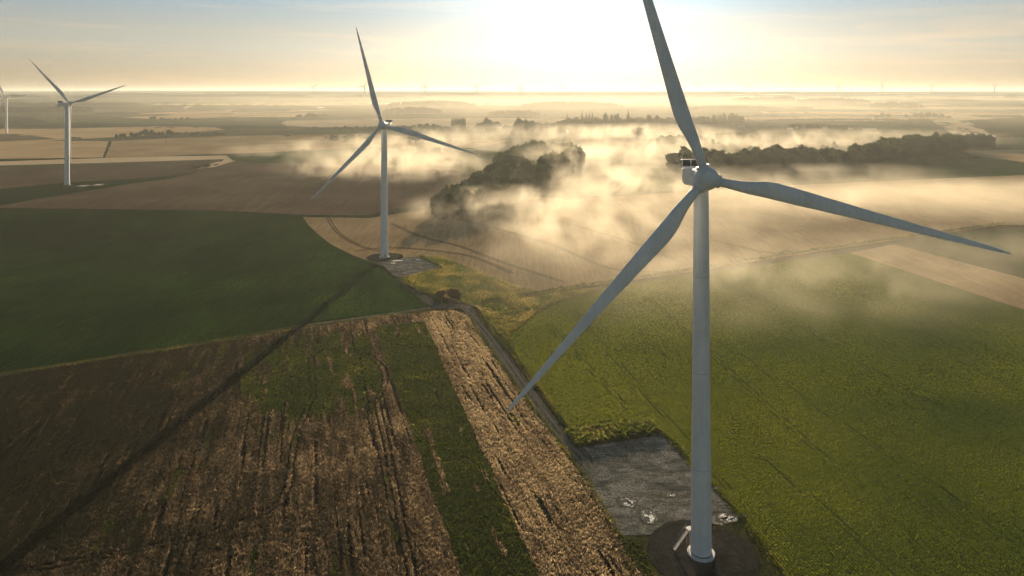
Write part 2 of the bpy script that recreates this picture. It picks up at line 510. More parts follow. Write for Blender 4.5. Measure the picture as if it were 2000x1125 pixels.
# --- verges, track and pads
track('verge', [(-300, 775), (0, 733), (300, 686), (600, 638), (830, 608), (905, 602)], 3.4, M_verge, 0.52, n=10)
track('verge', [(912, 610), (945, 655), (990, 715), (1045, 790), (1105, 872), (1165, 965), (1230, 1085), (1290, 1200)], 7.5, M_verge, 0.53, n=10)
track('track', [(1960, 442), (1700, 479), (1500, 509.5), (1330, 537), (1180, 558), (1080, 573), (985, 589), (930, 598)], 3.2, M_verge, 0.55)
track('track', [(780, 545), (812, 572), (850, 597), (885, 603)], 5.0, M_track, 0.57)
track('track', [(600, 637), (760, 615), (830, 605), (900, 602), (960, 593)], 3.0, M_track, 0.56)
track('track', [(893, 596), (915, 608), (945, 648), (985, 703), (1035, 775), (1080, 835), (1122, 880), (1150, 920)], 4.4, M_track, 0.60, n=10, w1=6.5)
for q in (-1.05, 1.05):
    c = [G(*z)[:2] for z in spline([(905, 602), (945, 648), (985, 703), (1035, 775), (1080, 835), (1122, 885), (1165, 930)], 10)]
    L, Rr = ribbon_world(c, 2.1)
    c2 = L if q < 0 else Rr
    L, Rr = ribbon_world(c2, 0.6)
    vs = []; fs = []
    for a, b_ in zip(L, Rr): vs += [(a[0], a[1], float(H(*a)) + 0.615), (b_[0], b_[1], float(H(*b_)) + 0.615)]
    for i in range(len(L) - 1): fs.append((2 * i, 2 * i + 1, 2 * i + 3, 2 * i + 2))
    o = link('wheel_rut', mesh_np('wheel_rut', vs, fs, True), M_rut)
    if o.data.polygons[0].normal.z < 0: o.data.flip_normals()
    tag(o, kind='structure')
P_pad = [(1100, 872), (1125, 868), (1290, 843), (1318, 872), (1345, 905), (1400, 962), (1440, 1012), (1405, 1035), (1300, 1048), (1216, 1050), (1195, 1035), (1165, 985), (1128, 930)]
sheet('turbine_pad', P_pad, M_pad, off=0.58, wob=1.5)
sheet('turbine_pad', [(742, 516), (765, 508), (815, 503), (868, 524), (850, 529), (785, 543), (770, 541)], M_pad, off=0.58, wob=0.8)
sheet('verge', [(1216, 1050), (1300, 1048), (1405, 1035), (1445, 1012), (1500, 1085), (1560, 1180), (1620, 1300), (1250, 1300), (1225, 1080)], M_verge, off=0.50, wob=2)


def disc(name, px, py, r, mat, off, jag=0.0, n=64):
    c = G(px, py)
    vs = [(c[0], c[1], 0)]
    for i in range(n):
        a = 2 * math.pi * i / n
        rr = r * (1 + random.uniform(-jag, jag))
        vs.append((c[0] + rr * math.cos(a), c[1] + rr * math.sin(a), 0))
    vs = [(x, y, float(H(x, y)) + off) for x, y, _ in vs]
    me = bpy.data.meshes.new(name)
    me.from_pydata(vs, [], [(0, i + 1, (i + 1) % n + 1) for i in range(n)])
    o = link(name, me, mat)
    tag(o, kind='structure')
    return o


disc('gravel_ring', 1371, 1086, 12.8, M_gravel, 0.62, 0.02)
disc('gravel_ring', 752, 504, 12.0, M_gravel, 0.60, 0.04)


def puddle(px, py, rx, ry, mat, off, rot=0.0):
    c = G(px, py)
    big = 1.5 if mat is M_glint else 1.0
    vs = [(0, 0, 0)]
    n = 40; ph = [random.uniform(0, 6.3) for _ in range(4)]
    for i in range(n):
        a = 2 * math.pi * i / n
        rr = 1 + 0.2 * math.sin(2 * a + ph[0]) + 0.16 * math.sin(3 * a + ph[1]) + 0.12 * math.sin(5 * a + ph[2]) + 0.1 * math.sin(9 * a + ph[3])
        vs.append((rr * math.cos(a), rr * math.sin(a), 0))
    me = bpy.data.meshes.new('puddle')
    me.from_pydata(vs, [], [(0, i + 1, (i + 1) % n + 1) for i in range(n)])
    o = link('puddle' if mat is M_puddle else 'glint_patch', me, mat)  # non-water patches are glints painted in white
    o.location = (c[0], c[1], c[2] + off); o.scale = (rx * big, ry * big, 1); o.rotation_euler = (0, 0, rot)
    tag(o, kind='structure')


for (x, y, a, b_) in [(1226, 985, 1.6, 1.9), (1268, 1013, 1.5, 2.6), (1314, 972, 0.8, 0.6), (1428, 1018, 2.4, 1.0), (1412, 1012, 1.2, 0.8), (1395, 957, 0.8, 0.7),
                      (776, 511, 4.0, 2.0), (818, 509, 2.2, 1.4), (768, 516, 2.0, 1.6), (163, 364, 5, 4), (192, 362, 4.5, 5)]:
    puddle(x, y, a, b_, M_glint, 0.64, 0.3)
for (x, y, a, b_) in [(1222, 983, 0.9, 0.9), (1230, 987, 0.6, 0.7), (1265, 1006, 0.7, 0.7), (1264, 1018, 0.8, 0.9), (1430, 1018, 0.9, 0.4),
                      (776, 512, 1.6, 0.6), (820, 509, 1.0, 0.5)]:
    puddle(x, y, a, b_, M_puddle, 0.67, 0.6)

# ------------------------------------------------------------------ standing crops (geometry: blades and ears in clumps)
TRAM = []          # wheel marks: (world polyline, half width)


def poly_dist(P, line):
    d = np.full(len(P), 1e9)
    for (x1, y1), (x2, y2) in zip(line[:-1], line[1:]):
        vx, vy = x2 - x1, y2 - y1
        L2 = vx * vx + vy * vy + 1e-9
        t = np.clip(((P[:, 0] - x1) * vx + (P[:, 1] - y1) * vy) / L2, 0, 1)
        dd = np.hypot(P[:, 0] - x1 - t * vx, P[:, 1] - y1 - t * vy)
        d = np.minimum(d, dd)
    return d


def vnoise(x, y, s, seed=0):
    """smooth value noise"""
    r = np.random.default_rng(seed).random((64, 64))
    x = x / s; y = y / s
    xi = np.floor(x).astype(int); yi = np.floor(y).astype(int)
    fx = sstep(x - xi); fy = sstep(y - yi)
    g = lambda a, b: r[a % 64, b % 64]
    return (g(xi, yi) * (1 - fx) + g(xi + 1, yi) * fx) * (1 - fy) + (g(xi, yi + 1) * (1 - fx) + g(xi + 1, yi + 1) * fx) * fy


def fbm(x, y, s, seed=0):
    return (vnoise(x, y, s, seed) + 0.5 * vnoise(x, y, s / 2.1, seed + 1) + 0.25 * vnoise(x, y, s / 4.3, seed + 2)) / 1.75


def crop(name, wpoly, mat, ang, row, along, h, w, nb=4, marks=(), keep=None, tint=None, lod=190.0, ymax=700, base=0.3, label=None, jit=0.3, lean=0.35, pw=1.4):
    wp = np.array(wpoly)
    ca, sa = math.cos(ang), math.sin(ang)
    # u across rows, v along; direction along = (-sin, cos)
    u = wp[:, 0] * ca + wp[:, 1] * sa
    v = -wp[:, 0] * sa + wp[:, 1] * ca
    us = np.arange(u.min(), u.max(), row); vs = np.arange(v.min(), v.max(), along)
    vs = vs[(vs > 60)]
    out = []
    for blk in np.array_split(us, max(1, int(len(us) * len(vs) / 400000) + 1)):
        U, V = np.meshgrid(blk, vs, indexing='ij')
        U = U.ravel() + rng.normal(0, row * jit * 0.5, U.size); V = V.ravel() + rng.uniform(-along / 2, along / 2, V.size)
        X = U * ca - V * sa; Y = U * sa + V * ca
        ok = (Y > 138) & (Y < ymax) & (np.abs(X) < 0.80 * Y + 8)
        X, Y = X[ok], Y[ok]
        p = np.minimum(1, (lod / np.maximum(Y, 1)) ** pw)
        ok = rng.random(X.size) < p
        X, Y = X[ok], Y[ok]
        ok = inpoly(X, Y, wpoly)
        out.append(np.stack([X[ok], Y[ok]], 1))
    P = np.concatenate(out)
    for line, hw in marks:
        P = P[poly_dist(P, line) > hw * (0.8 + 0.4 * rng.random(len(P)))]
    if keep is not None:
        P = P[keep(P)]
    n = len(P)
    sc = 1 / np.sqrt(np.minimum(1, (lod / P[:, 1]) ** pw))
    T = tint(P) if tint is not None else rng.random(n)
    hh = h * (0.6 + 0.75 * rng.random(n) ** 1.5) * (1 + 0.15 * (sc - 1))
    zb = H(P[:, 0], P[:, 1]) + base
    verts = np.zeros((n, nb, 3, 3), np.float32)
    for j in range(nb):
        a = rng.uniform(0, math.pi, n)
        cx = P[:, 0] + rng.normal(0, w * 0.45, n) * sc; cy = P[:, 1] + rng.normal(0, w * 0.45, n) * sc
        ww = w * sc * (0.35 + 0.6 * rng.random(n)) / 2
        hj = hh * (0.55 + 0.6 * rng.random(n))
        lx = rng.normal(0, lean, n) * hj; ly = rng.normal(0, lean, n) * hj
        zt = zb + hj
        # wide part at the top third, point at the root: an ear / leaf mass
        verts[:, j, 0] = np.stack([cx + lx - np.cos(a) * ww, cy + ly - np.sin(a) * ww, zt - 0.25 * hj * rng.random(n)], 1)
        verts[:, j, 1] = np.stack([cx + lx + np.cos(a) * ww, cy + ly + np.sin(a) * ww, zt - 0.25 * hj * rng.random(n)], 1)
        verts[:, j, 2] = np.stack([cx - lx * 0.3, cy - ly * 0.3, zb], 1)
    tt = np.repeat(np.clip(T + rng.normal(0, 0.05, n), 0, 1), nb * 3)
    me = mesh_np(name, verts.reshape(-1, 3), np.arange(n * nb * 3).reshape(-1, 3), False, {'tint': tt})
    o = link(name, me, mat)
    tag(o, kind='stuff', label=label)
    print('crop', name, n * nb)
    return o


def mark(pxpts, gauge=1.9, hw=0.35, n=8):
    """a pair of wheel marks"""
    c = [G(*q)[:2] for q in spline(pxpts, n)]
    L, Rr = ribbon_world(c, gauge)
    return [(L, hw), (Rr, hw)]


marks_crop = []
marks_crop += mark([(838, 1240), (803, 1125), (775, 980), (750, 850), (737, 790), (752, 750), (742, 715), (700, 690), (655, 682), (620, 690), (608, 710), (612, 770), (605, 790), (580, 850), (570, 900), (560, 960), (535, 995), (470, 1025), (380, 1055), (240, 1085), (100, 1110), (-60, 1140)], 1.9, 0.42)
for x0 in (215, 300, 400, 440, 700):
    # slight dark drill misses, converging with the rows
    y0 = 700 if x0 < 600 else 690
    x1 = 600 + (x0 - 600) * (1000 - HY) / (y0 - HY)
    c = [G(*q)[:2] for q in [(x0, y0), (x1, 1000)]]
    marks_crop.append((c, 0.22))
wl_crop = world_poly(P_crop); wl_strip = world_poly(P_strip); wl_patch = world_poly(P_patch)

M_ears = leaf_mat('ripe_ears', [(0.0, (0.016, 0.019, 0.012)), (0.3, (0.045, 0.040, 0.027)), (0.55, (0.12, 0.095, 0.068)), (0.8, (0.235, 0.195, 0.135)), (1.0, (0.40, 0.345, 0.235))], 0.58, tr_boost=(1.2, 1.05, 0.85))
M_unripe = leaf_mat('green_ears', [(0.0, (0.020, 0.036, 0.010)), (0.5, (0.042, 0.062, 0.016)), (0.85, (0.075, 0.09, 0.025)), (1.0, (0.20, 0.17, 0.06))], 0.5)
M_leafL = leaf_mat('green_leaves_left', [(0.0, (0.007, 0.024, 0.007)), (0.6, (0.018, 0.055, 0.011)), (1.0, (0.052, 0.11, 0.018))], 0.6)
M_leafR = leaf_mat('green_leaves_right', [(0.0, (0.050, 0.088, 0.017)), (0.5, (0.135, 0.170, 0.027)), (0.85, (0.21, 0.235, 0.038)), (1.0, (0.26, 0.27, 0.05))], 0.6)
M_grass = leaf_mat('tall_grass', [(0.0, (0.035, 0.055, 0.014)), (0.45, (0.085, 0.105, 0.030)), (0.75, (0.19, 0.165, 0.070)), (1.0, (0.32, 0.26, 0.12))], 0.5)


def green_mask(P):
    X, Y = P[:, 0], P[:, 1]
    ca, sa = math.cos(VPL), math.sin(VPL)
    u = X * ca + Y * sa; v = -X * sa + Y * ca
    jitx = (vnoise(u, v / 25, 0.9, 5) - 0.5) * 30 + (vnoise(u, v, 9, 6) - 0.5) * 14
    inp = inpoly(X + jitx * sa * -1, Y + jitx * ca, wl_patch)
    ins = inpoly(X, Y, wl_strip)
    fr = fbm(u, v / 8, 3.0, 9)
    return (inp & (fr < 0.60)) | (ins & (fr < 0.74)) | (fr < 0.2)


def row_gap(P):
    u = P[:, 0] * math.cos(VPL) + P[:, 1] * math.sin(VPL); v = -P[:, 0] * math.sin(VPL) + P[:, 1] * math.cos(VPL)
    return vnoise(u, v / 40, 0.6, 77) > 0.16 + 0.12 * vnoise(u, v, 12, 78)


def right_of_strip(P):
    a = G(838, 642)[:2]; b_ = G(1060, 1125)[:2]
    # signed distance to the right edge of the green strip
    dx, dy = b_[0] - a[0], b_[1] - a[1]
    L = math.hypot(dx, dy)
    sd = -((P[:, 0] - a[0]) * dy - (P[:, 1] - a[1]) * dx) / L
    return sstep((sd + 8) / 14)


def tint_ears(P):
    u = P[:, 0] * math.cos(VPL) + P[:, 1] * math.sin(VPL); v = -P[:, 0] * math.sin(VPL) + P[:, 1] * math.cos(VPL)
    d = -P[:, 0] - P[:, 1] * 0.1  # leftward falloff: shade painted into the ear colour
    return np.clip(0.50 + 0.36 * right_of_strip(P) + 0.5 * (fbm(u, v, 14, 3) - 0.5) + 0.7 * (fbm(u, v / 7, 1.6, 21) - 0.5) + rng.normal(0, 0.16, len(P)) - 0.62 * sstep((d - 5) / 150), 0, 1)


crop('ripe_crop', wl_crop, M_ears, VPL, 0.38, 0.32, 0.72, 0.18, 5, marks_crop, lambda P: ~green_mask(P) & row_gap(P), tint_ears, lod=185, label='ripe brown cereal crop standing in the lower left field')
crop('green_crop', wl_crop, M_unripe, VPL, 0.46, 0.42, 0.65, 0.27, 4, marks_crop, green_mask, lambda P: np.clip(0.45 + 0.8 * (fbm(P[:, 0], P[:, 1], 9, 31) - 0.5) + rng.normal(0, 0.17, len(P)), 0, 1), lod=185, label='unripe green strip and patch in the lower left field')

marksR = []
for a, b_ in [((1115, 605), (1425, 960)), ((1400, 665), (2060, 1110)), ((1270, 585), (1620, 905)), ((1560, 640), (2100, 950)), ((1075, 640), (1240, 815)), ((1500, 900), (1760, 1130)), ((1700, 620), (2060, 800))]:
    marksR += mark([a, b_], 1.9, 0.24, 3)
tR = lambda P: np.clip(0.58 - 0.35 * sstep((P[:, 0] - 60) / 110) + 0.9 * (fbm(P[:, 0], P[:, 1], 38, 41) - 0.5) + rng.normal(0, 0.06, len(P)), 0, 1)
crop('green_leaf_crop', world_poly(P_right), M_leafR, VPR, 0.8, 0.34, 0.30, 0.26, 4, marksR, None, tR, lod=210, ymax=460, jit=0.14, label='low green leaf crop in rows in the right field', pw=1.7)
marksL = []
for a, b_ in [((425, 590), (440, 660)), ((675, 540), (790, 606)), ((600, 480), (700, 560)), ((560, 450), (640, 620)), ((260, 560), (225, 690)), ((60, 560), (-60, 690)), ((500, 440), (545, 560))]:
    marksL += mark([a, b_], 1.9, 0.4, 3)
crop('green_cereal_crop', world_poly(P_left), M_leafL, VPL, 0.8, 0.7, 0.28, 0.36, 3, marksL, None, lambda P: np.clip(0.62 - 0.45 * sstep((-P[:, 0] - 60) / 160) + 1.7 * (fbm(P[:, 0], P[:, 1], 30, 51) - 0.5) + rng.normal(0, 0.12, len(P)), 0, 1), lod=240, ymax=665, label='dark green cereal crop in the left field', pw=1.6)  # leaf tint darkens to the left, painting shade into the crop
gr = lambda P: np.clip(0.55 + 1.4 * (fbm(P[:, 0], P[:, 1], 8, 61) - 0.5) + rng.normal(0, 0.14, len(P)), 0, 1)
crop('tall_grass', world_poly(P_tri), M_grass, 0.9, 0.8, 0.7, 1.0, 0.55, 4, [], None, gr, lod=300, label='tall yellow green grass in the wedge beside the track')
crop('tall_grass', world_poly(P_mid), M_grass, 0.9, 0.9, 0.8, 0.9, 0.6, 4, [], None, gr, lod=330, label='tall pale grass round the middle turbine pad')
# the block of maize standing behind the near pad
P_block = [(1108, 842), (1180, 826), (1272, 819), (1292, 842), (1200, 858), (1125, 868)]
crop('maize_block', world_poly([(1105, 850), (1180, 836), (1272, 829), (1294, 852), (1200, 868), (1128, 880)]), M_grass, 0.2, 0.5, 0.5, 1.9, 0.6, 8, [], None, lambda P: np.clip(0.42 + 0.9 * (fbm(P[:, 0], P[:, 1], 7, 71) - 0.5) + rng.normal(0, 0.12, len(P)), 0, 1), lod=400, label='block of tall yellow green maize behind the near gravel pad', lean=0.12)


def edge(name, pxpts, width, mat, h, label, tintf=gr, dens=0.55, w=0.5):
    c = [G(*q)[:2] for q in spline(pxpts, 8)]
    L, Rr = ribbon_world(c, width)
    return crop(name, L + Rr[::-1], mat, 0.3, dens, dens, h, w, 4, [], None, tintf, lod=260, label=label, ymax=620)


M_weed = leaf_mat('verge_weeds', [(0.0, (0.022, 0.036, 0.010)), (0.6, (0.06, 0.075, 0.018)), (1.0, (0.2, 0.17, 0.06))], 0.35)
edge('verge_weeds', [(914, 618), (940, 662), (985, 724), (1042, 802), (1103, 882), (1165, 975), (1215, 1062)], 1.5, M_weed, 0.8, 'weeds along the left edge of the track')
edge('verge_weeds', [(938, 618), (965, 655), (1003, 700), (1060, 770), (1105, 838)], 1.8, M_weed, 1.0, 'weeds along the right edge of the track')
edge('verge_weeds', [(1290, 845), (1318, 872), (1348, 908), (1405, 966), (1450, 1020), (1500, 1085), (1540, 1150)], 2.0, M_weed, 0.8, 'weeds along the edge of the right field')
edge('verge_weeds', [(1222, 1056), (1235, 1085), (1262, 1140)], 6.0, M_weed, 0.6, 'weeds beside the gravel ring of the near turbine')
edge('verge_weeds', [(1392, 1032), (1420, 1040), (1440, 1052)], 2.4, M_weed, 0.5, 'low weeds behind the near turbine')
edge('verge_weeds', [(785, 545), (815, 567), (850, 577)], 5.0, M_weed, 1.8, 'dark weed bank beside the track of the middle turbine', dens=0.8)
edge('verge_weeds', [(820, 503), (845, 513), (868, 524)], 3.0, M_grass, 1.6, 'grass bank at the far edge of the middle pad', dens=0.8)
edge('verge_weeds', [(1960, 438), (1700, 474), (1500, 504), (1330, 531), (1180, 554), (1080, 569), (985, 585), (940, 593)], 3.5, M_weed, 1.3, 'weeds along the far farm track', dens=0.9, w=0.9)
edge('verge_weeds', [(0, 736), (300, 689), (600, 641), (830, 610)], 1.6, M_weed, 0.7, 'weeds between the left green field and the ripe crop')
# wheel marks in the middle wheat field
for pts, g in [([(640, 425), (660, 455), (700, 480), (745, 493)], 2.2), ([(765, 437), (820, 462), (900, 483), (980, 513), (1100, 552)], 2.2), ([(860, 420), (960, 445), (1080, 480), (1190, 525), (1300, 533)], 2.2),
               ([(690, 492), (760, 485), (860, 492), (930, 505), (1000, 535)], 2.2), ([(1120, 440), (1250, 480), (1320, 510)], 2.2), ([(1390, 470), (1500, 495), (1540, 490)], 2.2)]:
    for line, hw in mark(pts, g, 0.3):
        vs = []; fs = []
        L, Rr = ribbon_world(line, 0.75)
        for a, b_ in zip(L, Rr):
            vs += [(a[0], a[1], float(H(*a)) + 0.47), (b_[0], b_[1], float(H(*b_)) + 0.47)]
        for i in range(len(L) - 1):
            fs.append((2 * i, 2 * i + 1, 2 * i + 3, 2 * i + 2))
        o = link('wheel_mark', mesh_np('wheel_mark', vs, fs, True), M_mark)
        if o.data.polygons[0].normal.z < 0: o.data.flip_normals()
        tag(o, kind='structure')
# ================================================================== TURBINES
k = NT('turbine_paint')
tc = k.n('ShaderNodeTexCoord')
mpn = k.n('ShaderNodeMapping', inp={'Scale': (1, 1, 0.06)}); k.t.links.new(tc.outputs['Object'], mpn.inputs['Vector'])
n1 = k.noise(mpn.outputs[0], 1.4, 5, 0.65); n2 = k.noise(tc.outputs['Object'], 0.25, 4, 0.6)
f = k.math('ADD', k.math('MULTIPLY', n1, 0.5), k.math('MULTIPLY', n2, 0.5))
col = k.ramp(f, [(0.32, (0.54, 0.565, 0.58)), (0.55, (0.68, 0.70, 0.71)), (0.75, (0.72, 0.735, 0.745))])
rg = k.ramp(n2, [(0.3, 0.38), (0.7, 0.5)])
bs = k.n('ShaderNodeBsdfPrincipled', inp={'Base Color': col, 'Roughness': rg, 'Specular IOR Level': 0.45})
M_white = k.surf(bs.outputs[0])
M_seam = plain('seam_grey', (0.30, 0.31, 0.32), 0.5)
M_dark = plain('cooler_black', (0.022, 0.022, 0.022), 0.55)
M_steel = plain('galvanised_steel', (0.16, 0.16, 0.16), 0.6, metal=0.2)
M_conc = plain('foundation_concrete', (0.60, 0.59, 0.56), 0.85, 0.2, nscale=1.5, var=0.15, bump=0.2)
M_doorp = plain('door_grey', (0.30, 0.32, 0.34), 0.5)
M_far_shaded = plain('far_turbine_shaded', (0.10, 0.10, 0.10), 0.6)  # white turbines coloured dark, their backlit shaded side painted in


def bm_obj(name, bm, mat, parent=None, smooth=True, auto=True):
    me = bpy.data.meshes.new(name)
    bmesh.ops.recalc_face_normals(bm, faces=bm.faces)
    bm.to_mesh(me); bm.free()
    if smooth:
        for p_ in me.polygons: p_.use_smooth = True
        if auto:
            me.set_sharp_from_angle(angle=R(38))
    return link(name, me, mat, parent)


def lathe(bm, prof, seg=48, axis='Z', origin=(0, 0, 0), cap=True):
    rings = []
    for r, z in prof:
        ring = []
        for i in range(seg):
            a = 2 * math.pi * i / seg
            if axis == 'Z': c = (r * math.cos(a), r * math.sin(a), z)
            else: c = (r * math.cos(a), -z, r * math.sin(a))
            ring.append(bm.verts.new((c[0] + origin[0], c[1] + origin[1], c[2] + origin[2])))
        rings.append(ring)
    for a, b in zip(rings[:-1], rings[1:]):
        for i in range(seg):
            bm.faces.new((a[i], a[(i + 1) % seg], b[(i + 1) % seg], b[i]))
    if cap:
        bm.faces.new(rings[0]); bm.faces.new(rings[-1])
    return bm


def bbox(bm, c, s, bev=0.0, m=None):
    g = bmesh.ops.create_cube(bm, size=1.0)
    vs = g['verts']
    bmesh.ops.scale(bm, vec=s, verts=vs)
    if bev:
        es = list({e for v in vs for e in v.link_edges})
        r = bmesh.ops.bevel(bm, geom=es, offset=bev, segments=3, profile=0.5, affect='EDGES')
        vs = list({v for f in r['faces'] for v in f.verts} | {v for v in vs if v.is_valid})
    if m is not None: bmesh.ops.transform(bm, matrix=m, verts=vs)
    bmesh.ops.translate(bm, vec=c, verts=vs)


def bar(bm, a, b, r, seg=6):
    a = Vector(a); b = Vector(b); d = b - a
    q = d.to_track_quat('Z', 'Y').to_matrix()
    ra = [bm.verts.new(a + q @ Vector((r * math.cos(2 * math.pi * i / seg), r * math.sin(2 * math.pi * i / seg), 0))) for i in range(seg)]
    rb = [bm.verts.new(v.co + d) for v in ra]
    for i in range(seg):
        bm.faces.new((ra[i], ra[(i + 1) % seg], rb[(i + 1) % seg], rb[i]))
    bm.faces.new(ra); bm.faces.new(rb)


CH = [(0.035, 2.55, 1.0), (0.075, 2.6, 0.98), (0.11, 2.95, 0.80), (0.15, 3.7, 0.56), (0.19, 4.45, 0.42), (0.23, 4.8, 0.35), (0.29, 4.65, 0.30), (0.37, 4.15, 0.27),
      (0.46, 3.65, 0.24), (0.56, 3.1, 0.22), (0.66, 2.6, 0.20), (0.76, 2.1, 0.18), (0.85, 1.65, 0.17), (0.92, 1.25, 0.16), (0.965, 0.85, 0.16), (0.99, 0.45, 0.16), (1.0, 0.12, 0.2)]


def blade_bm(Rr, a, seg=20, cs=1.0, detail=True):
    """blade pointing at angle a in the rotor plane (x,z), rotor axis -y, turning clockwise seen from the front"""
    bm = bmesh.new()
    u = Vector((math.cos(a), 0, math.sin(a)))
    lead = Vector((math.sin(a), 0, -math.cos(a)))
    fr = Vector((0, -1, 0))
    rings = []
    st = CH if detail else CH[::2]
    for (t, c, th) in st:
        c *= cs * Rr / 69.0
        cyl = max(0.0, min(1.0, (0.20 - t) / 0.12))
        tw = R(16 * (1 - t) ** 2.2 - 1)
        ring = []
        off = (0.10 + 0.13 * (1 - cyl)) * c * (1 - cyl)      # airfoils sit behind the pitch axis
        bend = 2.6 * (Rr / 69.0) * t ** 2.2 + 0.020 * Rr * t
        for i in range(seg):
            b = 2 * math.pi * i / seg
            x = math.cos(b); y = math.sin(b)
            # airfoil: sharp trailing edge at x=-1
            ya = y * th * 0.5 * (0.55 + 0.62 * (x + 1) / 2) * (1.15 if y > 0 else 0.85)
            yc = y
            xx = x * 0.5 * c; yy = (ya * 2 * (1 - cyl) + yc * cyl * th) * 0.5 * c
            xr = xx * math.cos(tw) + yy * math.sin(tw); yr = -xx * math.sin(tw) + yy * math.cos(tw)
            ring.append(bm.verts.new(u * (t * Rr) + lead * (xr - off) + fr * (yr + bend)))
        rings.append(ring)
    for p_, q in zip(rings[:-1], rings[1:]):
        for i in range(seg):
            bm.faces.new((p_[i], p_[(i + 1) % seg], q[(i + 1) % seg], q[i]))
    bm.faces.new(rings[0]); bm.faces.new(rings[-1])
    return bm


def turbine(name, base, hub, Rr, yaw, az, label, group=None, cs=1.0, stairs=None, r0=2.45, r1=1.72, door_ang=math.pi * 0.62):
    root = empty(name, base, 0)
    tag(root, label, 'wind turbine', group)
    th = hub - 2.4
    bm = bmesh.new()
    prof = [(r0, 0.3)] + [(r0 + (r1 - r0) * t ** 0.85, 0.3 + (th - 0.3) * t) for t in np.linspace(0.04, 1, 24)]
    lathe(bm, prof, 72)
    tower = bm_obj('tower', bm, M_white, root)
    for zz in (0.24, 0.50, 0.76):
        rr = r0 + (r1 - r0) * zz ** 0.85 + 0.012
        bm = bmesh.new(); lathe(bm, [(rr, zz * th - 0.05), (rr, zz * th + 0.05)], 72, cap=False)
        bm_obj('flange_seam', bm, M_seam, tower)
    bm = bmesh.new()
    lathe(bm, [(r0 + 0.75, -0.3), (r0 + 0.75, 0.62), (r0 + 0.62, 0.75), (r0 - 0.1, 0.78)], 72)
    bm_obj('foundation', bm, M_conc, root)
    bm = bmesh.new(); lathe(bm, [(r0 + 0.05, 0.78), (r0 + 0.05, 1.0)], 72, cap=False)
    bm_obj('base_flange', bm, M_dark, tower)
    # door
    bm = bmesh.new(); bbox(bm, (0, 0, 0), (0.16, 1.0, 2.1), 0.05)
    d = bm_obj('door', bm, M_doorp, root)
    d.location = ((r0 - 0.03) * math.cos(door_ang), (r0 - 0.03) * math.sin(door_ang), 3.6 if stairs else 2.1)
    d.rotation_euler = (0, 0, door_ang)
    bm = bmesh.new(); bbox(bm, (0.12, 0.35, 0), (0.06, 0.06, 0.25))
    bm_obj('handle', bm, M_steel, d)
    if stairs:
        (x0, y0), (x1, y1), hz = stairs
        bm = bmesh.new()
        A = Vector((x0, y0, 0.35)); B = Vector((x1, y1, hz))
        dr = (B - A); side = Vector((-dr.y, dr.x, 0)).normalized() * 0.55
        for s in (-1, 1):
            bar(bm, A + side * s, B + side * s, 0.09)
            bar(bm, A + side * s + Vector((0, 0, 1.05)), B + side * s + Vector((0, 0, 1.05)), 0.045)
            bar(bm, A + side * s + Vector((0, 0, 0.55)), B + side * s + Vector((0, 0, 0.55)), 0.03)
            for j in range(7):
                q = A + dr * (j / 6) + side * s
                bar(bm, q, q + Vector((0, 0, 1.05)), 0.035)
            bar(bm, (B + side * s) * 1.0, Vector((B.x + side.x * s, B.y + side.y * s, 0.3)), 0.07)
        bm_obj('stair_rail', bm, M_steel, root)
        bm = bmesh.new()
        ang = math.atan2(dr.y, dr.x)
        n = 15
        for j in range(n):
            q = A + dr * ((j + 0.5) / n)
            bbox(bm, q, (0.28, 1.05, 0.05), 0, Matrix.Rotation(ang, 4, 'Z'))
        q = (B + Vector((0.5 * dr.x / dr.length, 0.5 * dr.y / dr.length, 0)))
        bbox(bm, q, (1.5, 1.4, 0.07), 0, Matrix.Rotation(ang, 4, 'Z'))
        bm_obj('stair_treads', bm, M_steel, root)
    # head
    head = Matrix.Translation((0, 0, hub)) @ Matrix.Rotation(yaw, 4, 'Z') @ Matrix.Rotation(R(-4.5), 4, 'X')

    def place(o):
        o.matrix_local = head
        return o
    bm = bmesh.new()
    # nacelle body: chamfered long box, y from -2.6 (front) to 11.5 (rear)
    sec = [(-2.7, 1.55, 1.5, -1.6), (-2.2, 1.95, 1.9, -2.0), (0, 2.0, 2.1, -2.25), (9.8, 2.0, 2.1, -2.15), (10.9, 1.9, 2.0, -1.3), (11.1, 1.8, 1.9, -1.1)]
    rings = []
    for (y, hw, zt, zb) in sec:
        c = 0.35
        pts = [(-hw, zb + c * 1.6), (-hw + c * 1.6, zb), (hw - c * 1.6, zb), (hw, zb + c * 1.6), (hw, zt - c), (hw - c, zt), (-hw + c, zt), (-hw, zt - c)]
        rings.append([bm.verts.new((x, y, z)) for x, z in pts])
    for p_, q in zip(rings[:-1], rings[1:]):
        for i in range(8):
            bm.faces.new((p_[i], p_[(i + 1) % 8], q[(i + 1) % 8], q[i]))
    bm.faces.new(rings[0]); bm.faces.new(rings[-1])
    nac = place(bm_obj('nacelle', bm, M_white, root))
    bm = bmesh.new()
    for s in (-1, 1):
        bbox(bm, (s * 2.03, 4.4, 0.95), (0.10, 12.4, 0.22), 0.04)
        bbox(bm, (s * 2.03, 4.4, -1.15), (0.10, 12.4, 0.22), 0.04)
    bm_obj('side_rail', bm, M_white, nac)
    bm = bmesh.new()
    for s in (-1, 1):
        bar(bm, (s * 1.75, 1.0, 2.5), (s * 1.75, 8.0, 2.5), 0.05)
        for y in (1.0, 3.3, 5.6, 8.0): bar(bm, (s * 1.75, y, 2.0), (s * 1.75, y, 2.5), 0.05)
    bbox(bm, (0.2, 3.5, 2.22), (1.5, 2.2, 0.3), 0.08); bbox(bm, (-0.3, 6.8, 2.2), (1.2, 1.4, 0.25), 0.08)
    bm_obj('roof_hatch', bm, M_white, nac)
    bm = bmesh.new()
    bbox(bm, (0, 9.6, 3.2), (4.5, 1.0, 1.85), 0.08)
